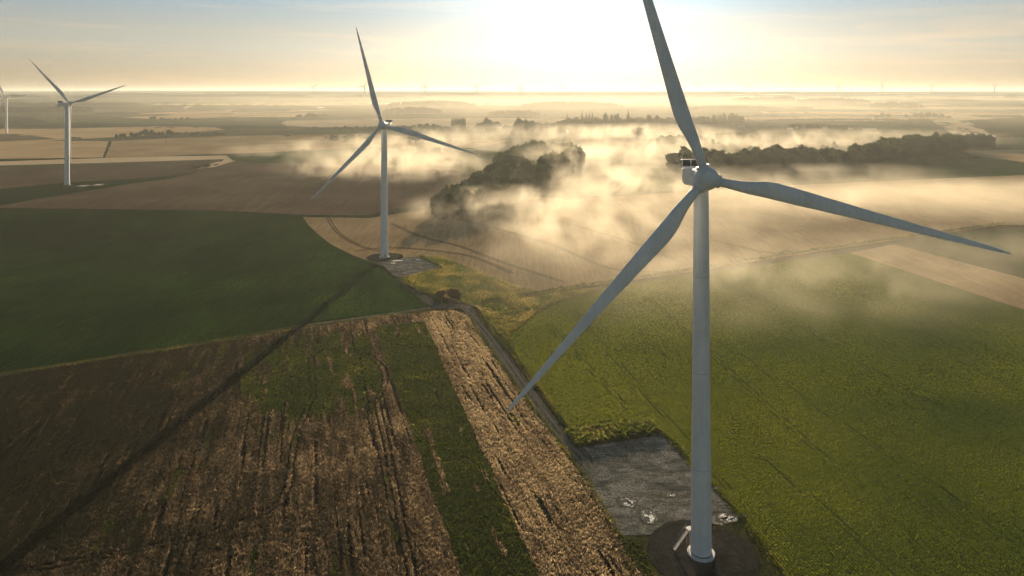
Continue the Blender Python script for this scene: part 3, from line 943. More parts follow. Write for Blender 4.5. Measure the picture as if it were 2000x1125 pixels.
    for s in (-1, 1):
        bbox(bm, (s * 1.9, 9.6, 2.2), (0.2, 0.7, 0.6)); bar(bm, (s * 1.9, 9.6, 2.2), (s * 1.9, 7.6, 2.1), 0.06)
    cool = bm_obj('cooler', bm, M_white, nac)
    bm = bmesh.new()
    for s in (-1, 1):
        bbox(bm, (s * 1.1, 9.07, 3.2), (1.95, 0.06, 1.5)); bbox(bm, (s * 1.1, 10.13, 3.2), (1.95, 0.06, 1.5))
    for s in (-1, 1): bbox(bm, (s * 2.27, 9.6, 3.2), (0.04, 0.8, 1.5))
    bm_obj('cooler_grille', bm, M_dark, cool)
    bm = bmesh.new()
    bar(bm, (-2.0, 9.6, 4.1), (-2.0, 9.6, 5.6), 0.04); bar(bm, (-1.9, 9.6, 3.5), (-3.2, 9.6, 3.5), 0.06); bbox(bm, (-3.2, 9.6, 3.5), (0.3, 0.3, 0.35), 0.05)
    bm_obj('wind_sensor', bm, M_steel, nac)
    bm = bmesh.new()
    # spinner, y from -2.9 to -7.2
    prof = [(2.05, 2.85), (2.55, 3.1), (2.72, 3.8), (2.74, 4.6), (2.60, 5.5), (2.25, 6.3), (1.75, 6.85), (1.1, 7.15), (0.5, 7.27)]
    lathe(bm, prof, 48, axis='Y')
    spin = place(bm_obj('hub', bm, M_white, root, auto=False))
    bm = bmesh.new(); lathe(bm, [(0.62, 7.15), (0.62, 7.33), (0.54, 7.36), (0.5, 7.29), (0.1, 7.30)], 32, axis='Y')
    bm_obj('nose_cap', bm, M_white, spin)
    piv = -4.55
    for a in az:
        a = R(a)
        u = Vector((math.cos(a), 0, math.sin(a)))
        q = u.to_track_quat('Z', 'Y').to_matrix().to_4x4()
        bm = bmesh.new()
        lathe(bm, [(1.50, 1.2), (1.50, 2.75), (1.62, 2.80), (1.62, 3.0), (1.44, 3.06), (1.40, 3.1)], 40)
        bmesh.ops.transform(bm, matrix=Matrix.Translation((0, piv, 0)) @ q, verts=bm.verts)
        bm_obj('blade_collar', bm, M_white, spin)
        bm = blade_bm(Rr, a, 24, cs)
        bmesh.ops.translate(bm, vec=(0, piv, 0), verts=bm.verts)
        place(bm_obj('blade', bm, M_white, root, auto=False))
    return root


def zat(X, Y): return float(H(X, Y))


def tbase(px, Y):
    X = (px - CX) / F * Y
    return X, Y


def turb_at(pxb, pyb, pyh, **kw):
    X, Y, z = G(pxb, pyb)
    hub = HC - (pyh - HY) / F * Y - z + 0.35
    print('turbine', round(X), round(Y), round(z, 1), 'hub', round(hub, 1))
    return (X, Y, z + 0.28), hub, kw


b_, hub, _ = turb_at(1369.5, 1086, 352)
turbine('wind_turbine', b_, hub, 68.4, 0.0, (-14.0, 227.6, 107.2), 'largest white wind turbine, in front at right, with a metal stair at its foot',
        stairs=((-6.2, 1.3), (-2.2, 3.4), 4.0), cs=0.83)
b_, hub, _ = turb_at(750.5, 504, 247)
turbine('wind_turbine', b_, hub, 66.5, -0.12, (105.6, -16.2, 226.8), 'white wind turbine at centre left whose long shadow crosses the green field', r0=2.55, r1=1.9, door_ang=-1.2, cs=0.84)
b_, hub, _ = turb_at(131, 362, 204)
turbine('wind_turbine', b_, hub, 66.0, math.pi - 0.10, (180 - 135.0, 180 - 17.5, -85), 'dark wind turbine at left seen from behind its nacelle, second from the left edge', r0=2.5, r1=1.9, cs=0.84)
b_, hub, _ = turb_at(12.5, 261, 189)
turbine('wind_turbine', b_, hub, 66.0, -0.09, (3.0, 118.0, 243.0), 'small grey wind turbine cut by the left edge of the photo', r0=2.8, r1=2.0)


# small turbines on the horizon
def far_turbine(px, pyb, pyh, az, label):
    X, Y, z = G(px, pyb)
    hub = (pyb - pyh) / F * Y
    s = hub / 90.0
    root = empty('wind_turbine', (X, Y, z - 1))
    tag(root, label, 'wind turbine', 'row of wind turbines on the horizon')
    bm = bmesh.new(); lathe(bm, [(4.0 * s, 0), (2.6 * s, hub)], 12); bm_obj('tower', bm, M_far_shaded, root)
    bm = bmesh.new(); bbox(bm, (0, 3.5 * s, hub + 0.4 * s), (4.2 * s, 13 * s, 4.4 * s), 0.5 * s); bm_obj('nacelle', bm, M_far_shaded, root)
    bm = bmesh.new(); lathe(bm, [(2.2 * s, 3.0 * s), (2.4 * s, 4.5 * s), (1.2 * s, 6.4 * s)], 12, axis='Y', origin=(0, 0, hub)); bm_obj('hub', bm, M_far_shaded, root)
    for a in az:
        bm = blade_bm(44 * s, R(a), 8, 2.6, False)
        bmesh.ops.translate(bm, vec=(0, -4.5 * s, hub), verts=bm.verts)
        bm_obj('blade', bm, M_far_shaded, root)


FT = [(613, 193, 170, (155, 35, 270), 'first of the thin turbines on the horizon, left of the middle turbine, two blades raised'),
      (711, 194, 169, (176, 57, 290), 'thin horizon turbine just left of the raised blade of the middle turbine'),
      (830.5, 192, 168, (90, 212, 330), 'thin horizon turbine with one blade straight up, right of the middle turbine'),
      (931, 193, 169, (148, 28, 270), 'thin horizon turbine with two blades raised, left of the sun'),
      (1018, 194, 171, (190, 74, 308), 'thin horizon turbine nearly below the sun on its left side'),
      (1095, 183, 168.5, (82, 200, 320), 'pale tiny turbine almost lost in the glow below the sun'),
      (1187.5, 182, 169.5, (60, 215, 335), 'pale tiny turbine in the glow, right below the sun'),
      (1256, 183, 169, (80, 200, 320), 'pale tiny turbine in the glow, just left of the big raised blade'),
      (1363.5, 182, 164.5, (60, 160, 280), 'thin horizon turbine just right of the big raised blade'),
      (1462, 185, 167, (150, 35, 270), 'thin horizon turbine with two blades raised, second right of the big blade'),
      (1550, 186, 168, (102, 225, 345), 'thin horizon turbine with one blade tilted up, third right of the big blade'),
      (1636.5, 186, 167, (155, 38, 272), 'thin horizon turbine with two raised blades, fourth right of the big blade'),
      (1723, 187, 167, (105, 228, 345), 'thin horizon turbine with one blade tilted up, fifth right of the big blade'),
      (1819, 190, 169, (140, 18, 265), 'thin horizon turbine, second from the right edge'),
      (1942, 190, 168.5, (140, 28, 268), 'thin horizon turbine nearest the right edge of the photo')]
for a in FT: far_turbine(*a)
# ================================================================== TREES, HOUSES
M_leaf = leaf_mat('tree_leaves', [(0.0, (0.005, 0.014, 0.006)), (0.5, (0.013, 0.034, 0.010)), (1.0, (0.045, 0.075, 0.016))], 0.25)
M_leaf_dk = leaf_mat('dark_needles', [(0.0, (0.014, 0.024, 0.010)), (1.0, (0.038, 0.052, 0.018))], 0.15)
M_leaf_br = leaf_mat('brown_bush_leaves', [(0.0, (0.020, 0.016, 0.008)), (1.0, (0.06, 0.045, 0.018))], 0.1)
M_bark = plain('bark', (0.07, 0.055, 0.04), 0.9, 0.1, nscale=3, var=0.3)


def ico(sub):
    bm = bmesh.new(); bmesh.ops.create_icosphere(bm, subdivisions=sub, radius=1)
    v = np.array([x.co[:] for x in bm.verts]); f = np.array([[q.index for q in x.verts] for x in bm.faces]); bm.free()
    return v, f


ICO1, ICO2 = ico(1), ico(2)


def crown_np(seed, kind='round', n=500, leaf=0.13):
    """unit crown (radius ~1, centre 0) -> verts, tris, tint"""
    g = np.random.default_rng(seed)
    V = []; Fc = []; T = []; cnt = 0
    lobes = []
    if kind == 'round':
        for _ in range(11):
            d = g.normal(size=3); d /= np.linalg.norm(d)
            lobes.append((d * np.array([0.62, 0.62, 0.5]) * g.uniform(0.6, 1.0), g.uniform(0.30, 0.48)))
        lobes.append((np.zeros(3), 0.62))
    elif kind == 'cone':
        for i in range(9):
            t = i / 8
            for _ in range(2):
                a = g.uniform(0, 6.28)
                lobes.append((np.array([math.cos(a) * 0.25 * (1 - t), math.sin(a) * 0.25 * (1 - t), -0.95 + 1.85 * t]), 0.42 * (1 - t) + 0.06))
    elif kind == 'poplar':
        for i in range(9):
            t = i / 8
            lobes.append((np.array([g.uniform(-.06, .06), g.uniform(-.06, .06), -0.9 + 1.75 * t]), 0.26 * math.sin(math.pi * (0.22 + 0.72 * t)) + 0.04))
    wts = np.array([l[1] ** 2 for l in lobes]); wts /= wts.sum()
    for (c, r), w_ in zip(lobes, wts):
        k_ = max(4, int(n * w_))
        d = g.normal(size=(k_, 3)); d /= np.linalg.norm(d, axis=1)[:, None]
        P = c + d * r * g.uniform(0.78, 1.08, (k_, 1))
        a = g.normal(size=(k_, 3)); a /= np.linalg.norm(a, axis=1)[:, None]
        b = np.cross(a, d + g.normal(0, .5, (k_, 3))); b /= np.linalg.norm(b, axis=1)[:, None] + 1e-9
        s = leaf * g.uniform(0.6, 1.4, (k_, 1))
        tri = np.stack([P + a * s, P - a * s * 0.6 + b * s * 0.9, P - a * s * 0.6 - b * s * 0.9], 1)
        V.append(tri.reshape(-1, 3)); Fc.append(np.arange(k_ * 3).reshape(-1, 3) + cnt); cnt += k_ * 3
        T.append(np.repeat(np.clip(g.uniform(0.25, 0.75) + g.normal(0, 0.18, k_), 0, 1), 3))
        v, f_ = ICO1
        core = v * r * 0.80 * (1 + 0.12 * g.normal(size=(len(v), 1))) + c
        V.append(core); Fc.append(f_ + cnt); cnt += len(v); T.append(np.full(len(v), 0.3))
    return np.concatenate(V), np.concatenate(Fc), np.concatenate(T)


def wood(name, spots, mats, n, label, variants=5, kind='round', leaf=0.15, hr=None):
    """many crowns (x, y, height) grown together into one mass"""
    vars_ = [crown_np(100 + i, kind, n, leaf) for i in range(variants)]
    V = []; Fc = []; T = []; cnt = 0
    for (x, y, h) in spots:
        v, f_, t_ = vars_[random.randrange(variants)]
        a = random.uniform(0, 6.28)
        ca, sa = math.cos(a), math.sin(a)
        r = h * (random.uniform(0.30, 0.42) if hr is None else hr)
        vh = h * (0.40 if kind == 'round' else 0.50)
        q = np.stack([(v[:, 0] * ca - v[:, 1] * sa) * r, (v[:, 0] * sa + v[:, 1] * ca) * r, v[:, 2] * vh], 1)
        z = float(H(x, y))
        V.append(q + np.array([x, y, z + h - vh * (0.95 if kind == 'round' else 1.0)])); Fc.append(f_ + cnt); cnt += len(v)
        T.append(np.clip(t_ + random.uniform(-0.42, 0.42), 0, 1))
        if kind == 'round' and h > 12:      # understorey
            q2 = q.copy(); q2[:, 2] = v[:, 2] * h * 0.3
            V.append(q2 * np.array([0.9, 0.9, 1]) + np.array([x, y, z + h * 0.28])); Fc.append(f_ + cnt); cnt += len(v)
            T.append(np.clip(t_ - 0.05, 0, 1))
    o = link(name, mesh_np(name, np.concatenate(V), np.concatenate(Fc), False, {'tint': np.concatenate(T)}), mats)
    tag(o, kind='stuff', label=label)
    return o


def fill(poly, sp, h0, h1):
    xs = [p_[0] for p_ in poly]; ys = [p_[1] for p_ in poly]
    out = []
    y = min(ys)
    while y < max(ys):
        x = min(xs)
        while x < max(xs):
            X = x + random.uniform(-.4, .4) * sp; Y = y + random.uniform(-.4, .4) * sp
            if inpoly(np.array([X]), np.array([Y]), poly)[0]:
                out.append((X, Y, h0 + (h1 - h0) * random.random() ** 1.3))
            x += sp
        y += sp * 0.9
    return out


PA = [(-70, 578), (-60, 655), (-42, 700), (-24, 800), (-4, 1030), (20, 1120), (50, 1140), (84, 1080), (104, 1010), (84, 900), (50, 780), (12, 680), (-22, 610), (-48, 572)]
sA = [(x, y, h * (0.72 + 0.28 * float(sstep((y - 590) / 260)))) for x, y, h in fill(PA, 10.5, 19, 34)]
wood('woodland', sA, M_leaf, 300, 'rounded wood rising out of the golden fog below the sun')


def wpx(px, Y): return ((px - CX) / F * Y, Y)


PB = [wpx(1308, 905), wpx(1400, 880), wpx(1500, 905), wpx(1600, 955), wpx(1700, 1020), wpx(1800, 1110), wpx(1872, 1195), wpx(1885, 1260), wpx(1850, 1330), wpx(1790, 1290),
      wpx(1740, 1210), wpx(1650, 1060), wpx(1600, 1030), wpx(1540, 1080), wpx(1480, 1040), wpx(1440, 970), wpx(1400, 1010), wpx(1330, 1020), wpx(1305, 970)]
sB = [(x, y, h * (1.12 if x / y * F + CX > 1690 else 1.0)) for x, y, h in fill(PB, 10.5, 15, 31)]
wood('woodland', sB, M_leaf, 240, 'long dark wood stretching to the right behind the fog')
PC = [wpx(1872, 1290), wpx(1940, 1300), wpx(1925, 1400), wpx(1885, 1400)]
wood('woodland', fill(PC, 11, 20, 27), M_leaf, 220, 'small wood at the right end of the long wood')


def strip(x0, x1, yt, yb, hmax=24, sp=0.8, kind='round', mat=None, deep=1.0, label=None, y1=None, n=70):
    """a belt of far trees between two photo columns, its foot on photo row yb (to y1 at the right end)"""
    y1 = yb if y1 is None else y1
    spots = []
    Xa, Ya, _ = G(x0, yb); Xb, Yb, _ = G(x1, y1)
    hh = min(hmax, max(7, (yb - yt) / F * (Ya + Yb) / 2))
    L = math.hypot(Xb - Xa, Yb - Ya)
    m_ = max(3, int(L / (min(hh, 24) * sp * 0.55)))
    depth = max(1, int(((yb - yt) / F * Ya - hh) / HC * Ya / (hh * 0.9))) if deep else 1
    depth = min(14, max(depth, 1 if deep <= 1 else int(deep)))
    depth = min(max(depth, 1 + deep), 6)
    while m_ * depth > 520: m_ = int(m_ * 0.85)
    for i in range(m_):
        t_ = i / (m_ - 1)
        ev = math.sin(math.pi * min(1, max(0, t_))) ** 0.35
        for j in range(depth):
            if j > depth * ev: continue
            x = Xa + (Xb - Xa) * t_ + random.uniform(-.4, .4) * hh * sp; y = Ya + (Yb - Ya) * t_ + (j + random.uniform(-.3, .3)) * hh * 0.9
            spots.append((x, y, hh * (0.5 + 0.5 * ev) * (random.uniform(0.5, 1.0) if deep <= 1 else random.uniform(0.72, 1.0))))
    return wood('far_trees', spots, mat or M_leaf, n, label or 'belt of far trees fading into the haze', kind=kind, leaf=0.26, hr=((0.5 if hh < 20 else 0.38) if kind == 'round' else None), variants=3)


B = [(-120, 60, 207, 221, 3), (40, 172, 206, 220, 3), (-120, 60, 197, 206, 2), (50, 190, 198, 206, 2), (176, 275, 199, 206, 2), (303, 440, 184.5, 190.5, 3), (430, 600, 183.5, 190, 3), (330, 500, 193, 197, 1), (-100, 100, 186, 191, 2), (90, 300, 187, 191, 2), (180, 320, 181, 186, 2),
     (530, 625, 186, 193, 1), (625, 800, 185, 193, 3), (560, 760, 193.5, 197.5, 1), (800, 832, 187, 193, 1), (755, 928, 197, 210, 3), (744, 862, 208, 223, 2), (870, 980, 202, 206, 1),
     (990, 1062, 207, 212, 1), (1018, 1215, 197, 211, 3), (953, 1060, 214, 228, 2), (820, 960, 182, 187, 2), (700, 950, 224, 229, 1),
     (925, 990, 230, 252, 1), (1002, 1064, 229, 258, 2), (1064, 1110, 236, 262, 1), (1090, 1205, 221, 250, 3), (1205, 1300, 224, 248, 2), (1240, 1260, 243, 262, 1),
     (1280, 1350, 227, 245, 2), (1350, 1410, 222, 244, 3), (1340, 1530, 205, 216, 2), (1530, 1600, 212, 218, 1), (1430, 1560, 188, 200, 2), (1505, 1560, 186, 198, 2), (1560, 1700, 189, 203, 3), (1700, 1800, 198, 210, 2), (1545, 1590, 207, 214, 1),
     (1395, 1462, 177.5, 182.5, 2), (1490, 1560, 177.5, 183, 2), (1560, 1720, 179, 183.5, 1), (1820, 1905, 179, 184, 1), (1830, 1915, 193, 199, 1), (1767, 1786, 186, 190, 1), (1965, 1985, 182, 190, 1), (1640, 1660, 187, 190, 1),
     (1500, 1770, 230.5, 236, 1), (1420, 1560, 224, 230, 1), (1535, 1620, 240, 250, 1), (1600, 1700, 243, 250, 1), (1400, 1470, 257, 272, 2), (1280, 1400, 262, 284, 2), (1690, 1860, 225, 229, 1),
     (1945, 2100, 262, 270, 1), (640, 660, 262, 272, 1), (800, 860, 240, 252, 1), (730, 820, 245, 253, 1), (1060, 1110, 238, 248, 1), (1160, 1230, 246, 262, 1), (980, 1010, 243, 252, 1), (850, 880, 246, 252, 1)]
for x0, x1, yt, yb, dp in B:
    strip(x0, x1, yt, yb, deep=dp, hmax=28 if yb > 224 else 38)
rb = random.Random(9)
for i in range(34):
    yb = 184 + 40 * rb.random() ** 1.4
    x0 = rb.uniform(-60, 2000); wd = rb.uniform(15, 110)
    hp = 1.3 + (yb - 180) * rb.uniform(0.04, 0.10)
    strip(x0, x0 + wd, yb - hp, yb, hmax=16, deep=1, label='low hedge line between far fields', y1=yb + rb.uniform(-0.8, 0.8))
strip(1400, 1458, 222, 241, hmax=30, kind='cone', mat=M_leaf_dk, deep=3, sp=0.55, label='stand of dark pointed conifers above the fog')


# individual trees -------------------------------------------------
def tree_mesh(kind, seed, n=700, leaf=0.10):
    v, f_, t_ = crown_np(seed, kind, n, leaf)
    return mesh_np('crown', v, f_, False, {'tint': t_})


CROWN = {kk: [tree_mesh(kk, 300 + i) for i in range(4 if kk == 'round' else 2)] for kk in ('round', 'cone', 'poplar')}
BUSH_BR = tree_mesh('round', 401, 1500, 0.07)


def trunk_mesh():
    bm = bmesh.new()
    lathe(bm, [(0.05, 0.0), (0.032, 0.2), (0.026, 0.45), (0.012, 0.7)], 8)
    for i in range(5):
        a = i * 1.3; bar(bm, (0, 0, 0.28 + 0.05 * i), (0.16 * math.cos(a), 0.16 * math.sin(a), 0.5 + 0.05 * i), 0.009, 5)
    me = bpy.data.meshes.new('trunk'); bmesh.ops.recalc_face_normals(bm, faces=bm.faces); bm.to_mesh(me); bm.free()
    me.materials.append(M_bark)
    return me


TRUNK = trunk_mesh()


def tree(px, pyb, pyt, label, kind='round', width=None, group=None, name='tree', cat='tree', mat=None, mesh=None, low=None):
    X, Y, z = G(px, pyb)
    h = (pyb - pyt) / F * Y
    root = empty(name, (X, Y, z + 0.3), random.uniform(0, 6.28))
    tag(root, label, cat, group)
    r = {'round': 0.40, 'cone': 0.24, 'poplar': 0.17}[kind] * h if width is None else width / F * Y / 2
    low = {'round': 0.18, 'cone': 0.06, 'poplar': 0.06}[kind] if low is None else low
    me = mesh or random.choice(CROWN[kind])
    o = bpy.data.objects.new('crown', me); COL.objects.link(o); o.parent = root
    if not me.materials: me.materials.append(M_leaf if kind != 'cone' else M_leaf_dk)
    ch = (1 - low) * h / 2
    rr = r / {'round': 0.95, 'cone': 0.62, 'poplar': 0.30}[kind]
    zc = {'round': 0.88, 'cone': 1.0, 'poplar': 0.98}[kind]
    o.scale = (rr, rr, ch / zc); o.location = (0, 0, low * h + ch)
    if mat:
        o.material_slots[0].link = 'OBJECT'; o.material_slots[0].material = mat
    tr = bpy.data.objects.new('trunk', TRUNK); COL.objects.link(tr); tr.parent = root; tr.scale = (h, h, h)
    return root


g1 = 'round trees in the row beyond the left wheat field'
row = [(228, 262), (236, 260.5), (243, 260), (256, 258), (266, 259), (273, 256.5), (283, 252, 15), (297, 253, 13), (290, 258), (303, 258), (310, 257), (318, 257), (329, 253, 13), (337, 256), (345, 257), (352, 258), (363, 257), (371, 259),
       (378, 258), (386, 256, 6), (396, 259), (405, 258), (413, 260), (420, 257), (427, 258), (436, 260)]
for i, q in enumerate(row):
    t_ = (q[0] - 225) / 215
    yb = 270.5 - 6.0 * t_ + random.uniform(-0.6, 0.6)
    lab = 'round dark tree in the row beyond the left wheat field'
    grp = g1
    if q[0] == 283: lab = 'largest round tree in the row beyond the left wheat field'
    if q[0] == 297: lab = 'second large round tree in the left row, just right of the largest'
    if q[0] == 329: lab = 'large tree above the power pole in the left row'
    if q[0] == 386: lab = 'narrow upright tree towards the right end of the left row'
    tree(q[0], yb, q[1], lab, width=(q[2] if len(q) > 2 else random.uniform(8, 12)), group=grp)
strip(225, 440, 267, 271, hmax=4, deep=1, label='low scrub under the row of trees', y1=264.5)
g2 = 'clumped trees on the far left field edge'
for x, t_, w_ in [(295, 228, 6), (301, 226.5, 8), (315, 229.5, 7), (322, 231, 6), (331, 231, 6), (342, 230.5, 7), (354, 229, 7), (366, 228.5, 8), (375, 231, 8), (384, 232, 8)]:
    tree(x, 234.5, t_, 'tree in the short dark clump on the far left fields' if x not in (301, 366) else ('tallest tree at the left end of the short dark clump' if x == 301 else 'dome shaped tree at the right of the short dark clump'), width=w_ + 1.5, group=g2, low=0.05)
g3 = 'scattered trees in the hedge left of the middle turbine'
for x, t_, w_ in [(602, 250.5, 6), (612, 247, 5), (617, 246.5, 8), (629, 249.5, 4), (634, 249.5, 5), (641, 249.5, 6), (648, 250, 4), (656, 246.5, 8), (665, 250, 7), (674, 244.5, 5), (681, 247, 7), (687, 248.5, 6), (697, 245, 5), (703, 249, 4), (712, 245, 6), (724, 246, 8), (733, 245.5, 7)]:
    tree(x, 254 - (x - 600) * 0.008, t_, 'small tree in the loose hedge left of the middle turbine' if x != 617 else 'broad tree near the left end of the loose hedge', width=w_ + 0.5, group=g3, low=0.08)
g4 = 'dark rounded trees on the misty field'
tree(584, 230.5, 224, 'small rounded tree left of the big dark dome on the misty field', width=14, low=0)
tree(609, 231.5, 221, 'large dark dome of trees on the misty field', width=28, low=0)
tree(633, 228, 222, 'small lone tree right of the large dark dome', width=8, low=0.05)
tree(654, 277, 265, 'dark rounded tree in the fog left of the middle tower', width=20, low=0)
tree(682, 274, 262, 'broad dark tree in the fog just left of the middle tower', width=26, low=0)
tree(712, 274, 267, 'faint low tree in the fog beside the middle tower', width=22, low=0)
tree(682, 225, 220, 'tiny lone tree in the haze above the hedge', width=4)
tree(812, 281, 256, 'broad tree in fog under the right blade of the middle turbine', width=32, low=0.1)
tree(786, 262, 248, 'round tree just right of the middle nacelle', width=18, low=0.05)
for x, t_, w_ in [(822, 240.5, 14), (836, 242.5, 12), (846, 241.5, 12), (861, 245, 9)]:
    tree(x, 258, t_, {822: 'leftmost round tree of the group right of the middle turbine', 836: 'second round tree of the group right of the middle turbine', 846: 'third round tree of the group right of the middle turbine', 861: 'slim pointed tree right of the group beside the middle turbine'}[x], width=w_, low=0.05)
for i, x in enumerate(np.linspace(883, 908, 10)):
    tree(float(x), 252, 229 + random.uniform(-0.5, 2.5), 'tall slim poplar in the close row left of the sun', kind='poplar', width=3.6, group='poplars in a close row')
tree(948, 256, 228, 'tallest rounded tree right of the poplars', width=16, low=0.0)
tree(903, 256, 240, 'broad low tree in front of the poplars', width=18, low=0.0)
tree(955, 258, 240, 'rounded tree behind the steep roofed barn', width=20, low=0.0)
tree(1015, 262, 229, 'large rounded tree at the left of the misty hamlet', width=22, low=0.0)
tree(1028, 262, 232, 'second large rounded tree of the misty hamlet', width=16, low=0.0)
tree(1227, 250, 213, 'dark pointed conifer rising alone above the fog right of the sun', kind='cone', width=9)
for x, t_, w_ in [(1137, 217, 7), (1145, 218.5, 6), (1151, 218, 6), (1157, 218, 6), (1108, 222, 7)]:
    tree(x, 246, t_, 'pointed conifer in the misty wood below the sun', kind='cone', width=w_ + 1, group='conifers in the misty wood')
for x, t_, w_ in [(1183, 219, 12), (1195, 222, 10), (1205, 220, 14), (1267, 222, 12), (1283, 222, 12)]:
    tree(x, 248, t_, {1183: 'tall square topped tree in the misty wood', 1195: 'narrow round tree beside the gap in the misty wood', 1205: 'broad round tree left of the lone conifer', 1267: 'round tree right of the lone conifer', 1283: 'domed tree nearest the big raised blade'}[x], width=w_, low=0.0)
tree(1248, 268, 246, 'large round green tree in the fog between the two woods', width=30, low=0)
tree(1222, 262, 240, 'round tree in the fog left of the large green one', width=22, low=0)
tree(1246, 207, 200, 'faint lone tree on the pale field right of the sun', width=6, low=0)
tree(1630, 296, 276, 'upright paired tree standing above the long wood', kind='poplar', width=9)
tree(1472, 300, 285, 'spreading tree standing proud at the left of the long wood', width=22, low=0.2)
tree(1610, 298, 282, 'low bright tree left of the upright one above the long wood', width=20, low=0)
for x, t_, w_ in [(1712, 225, 10), (1724, 221, 14), (1735, 222, 10), (1770, 223, 8), (1789, 219.5, 12), (1800, 219, 13), (1812, 218.5, 14), (1826, 220, 12), (1840, 221, 11), (1854, 227, 9)]:
    tree(x, 230.5, t_, 'round tree in the dark belt on the low ridge at far right', width=w_, group='trees on the low ridge', low=0.0)
for x, t_, w_ in [(1948, 264, 7), (1957, 263, 10), (1967, 264, 9), (1983, 266, 4), (1998, 267, 6)]:
    tree(x, 270.5, t_, 'small tree in the hedge at the right edge', width=w_, group='hedge trees at the right edge', low=0)
for x in (1782, 1787, 1791, 1797): tree(x, 208, 199.5, 'slim dark poplar at the end of the far right belt', kind='poplar', width=2.5, group='slim poplars at the end of the far belt')
for x, t_ in ((1847, 205.5), (1852, 206), (1858, 207), (1905, 207), (1866, 220)): tree(x, 209.5 if t_ < 215 else 223, t_, 'tiny lone tree on the pale far right fields', width=4, group='tiny field trees at far right', low=0)
tree(1937, 290, 283, 'small rounded bush at the end of the small right wood', width=15, low=0)
tree(580, 202.5, 200.8, 'tiny lone bush on the pale strip at far left', width=4, low=0)
tree(492, 222, 220, 'tiny bush at the edge of the green far field', width=6, low=0)
tree(414, 233.5, 231, 'tiny bush alone beyond the tree row', width=5, low=0)
tree(144, 271.5, 267.5, 'low bush beside the tower of the left turbine', width=20, low=0)
tree(156, 271.5, 268.5, 'smaller low bush right of the left turbine', width=10, low=0)
tree(135, 229, 224, 'dark tree just right of the left turbine tower', width=5, low=0)
tree(384, 328, 324.5, 'flat dark bush on the bend of the pale strip, left one', width=22, low=0)
tree(401, 326.5, 321.5, 'taller dark bush on the bend of the pale strip', width=24, low=0)
# bushes by the crossroads
tree(860, 580, 568, 'dark brown bush beside the crossroads, left of the pair', width=27, name='bush', cat='bush', mesh=BUSH_BR, mat=M_leaf_br, low=-0.15)
tree(885, 582, 564, 'larger dark brown bush beside the crossroads, right of the pair', width=38, name='bush', cat='bush', mesh=BUSH_BR, mat=M_leaf_br, low=-0.15)
tree(857, 591, 579, 'low green bush in front of the brown bushes at the crossroads', width=24, name='bush', cat='bush', low=-0.15)
tree(871, 594, 584, 'small green bush nearest the track at the crossroads', width=17, name='bush', cat='bush', low=-0.15)
tree(790, 410, 405, 'small hedge bush between the two brown fields', width=14, name='bush', cat='bush', low=-0.1)
hed = []
for t_ in np.linspace(0, 1, 60):
    x, y = 715 + 140 * t_, 424 - 21 * t_
    X, Y, z = G(x, y); hed.append((X + random.uniform(-1, 1), Y + random.uniform(-1, 1), random.uniform(2.0, 4.5) * (0.5 + t_)))
wood('hedge', hed, M_leaf, 60, 'low hedge running up to the rounded wood', leaf=0.2, hr=0.6, variants=3)

# posts and pole
def post(name, px, py, h, r, label, cat, cross=0):
    X, Y, z = G(px, py)
    root = empty(name, (X, Y, z)); tag(root, label, cat)
    bm = bmesh.new(); lathe(bm, [(r, 0), (r * 0.75, h)], 10); bm_obj('pole', bm, M_bark, root)
    if cross:
        bm = bmesh.new(); bbox(bm, (0, 0, h * 0.92), (cross, r, r)); bbox(bm, (0, 0, h * 0.80), (cross * 0.7, r, r)); bm_obj('crossarm', bm, M_bark, root)
    else:
        bm = bmesh.new(); lathe(bm, [(r * 1.15, h), (r * 0.6, h + r)], 10); bm_obj('cap', bm, M_bark, root)


post('utility_pole', 324, 280, 26, 0.5, 'thin power pole standing in the wheat before the left tree row', 'pole', 5)
post('wooden_post', 931, 570, 2.6, 0.16, 'left of two wooden posts in the grass by the crossroads', 'post')
post('wooden_post', 955, 570, 2.8, 0.16, 'right of two wooden posts in the grass by the crossroads', 'post')

M_wallh = plain('house_plaster', (0.50, 0.46, 0.40), 0.9, 0.2)
M_roof = plain('house_roof', (0.12, 0.085, 0.065), 0.7, 0.4)
M_roofw = plain('metal_roof', (0.62, 0.62, 0.60), 0.35, 0.6)
M_win = plain('window_dark', (0.03, 0.035, 0.04), 0.2, 0.6)


def house(px, py, w_, d_, h_, rh, yaw, label, roof=None, name='house'):
    X, Y, z = G(px, py)
    root = empty(name, (X, Y, z), yaw); tag(root, label, name)
    bm = bmesh.new(); bbox(bm, (0, 0, h_ / 2), (w_, d_, h_))
    bm_obj('wall', bm, M_wallh, root, smooth=False)
    bm = bmesh.new()
    ov = 0.5
    vs = [bm.verts.new(c) for c in [(-w_ / 2 - ov, -d_ / 2 - ov, h_ + .01), (w_ / 2 + ov, -d_ / 2 - ov, h_ + .01), (w_ / 2 + ov, d_ / 2 + ov, h_ + .01), (-w_ / 2 - ov, d_ / 2 + ov, h_ + .01), (-w_ / 2 - ov, 0, h_ + rh), (w_ / 2 + ov, 0, h_ + rh)]]
    for f_ in [(0, 1, 5, 4), (2, 3, 4, 5), (0, 4, 3), (1, 2, 5), (3, 2, 1, 0)]: bm.faces.new([vs[i] for i in f_])
    rf = bm_obj('roof', bm, roof or M_roof, root, smooth=False)
    bm = bmesh.new(); bbox(bm, (w_ * 0.25, 0, h_ + rh), (0.8, 0.8, 1.6)); bm_obj('chimney', bm, M_roof, rf, smooth=False)
    for s in (-0.3, 0.3):
        bm = bmesh.new(); bbox(bm, (w_ * s, -d_ / 2 - 0.02, h_ * 0.5), (1.4, 0.1, 1.4)); bm_obj('window', bm, M_win, root, smooth=False)


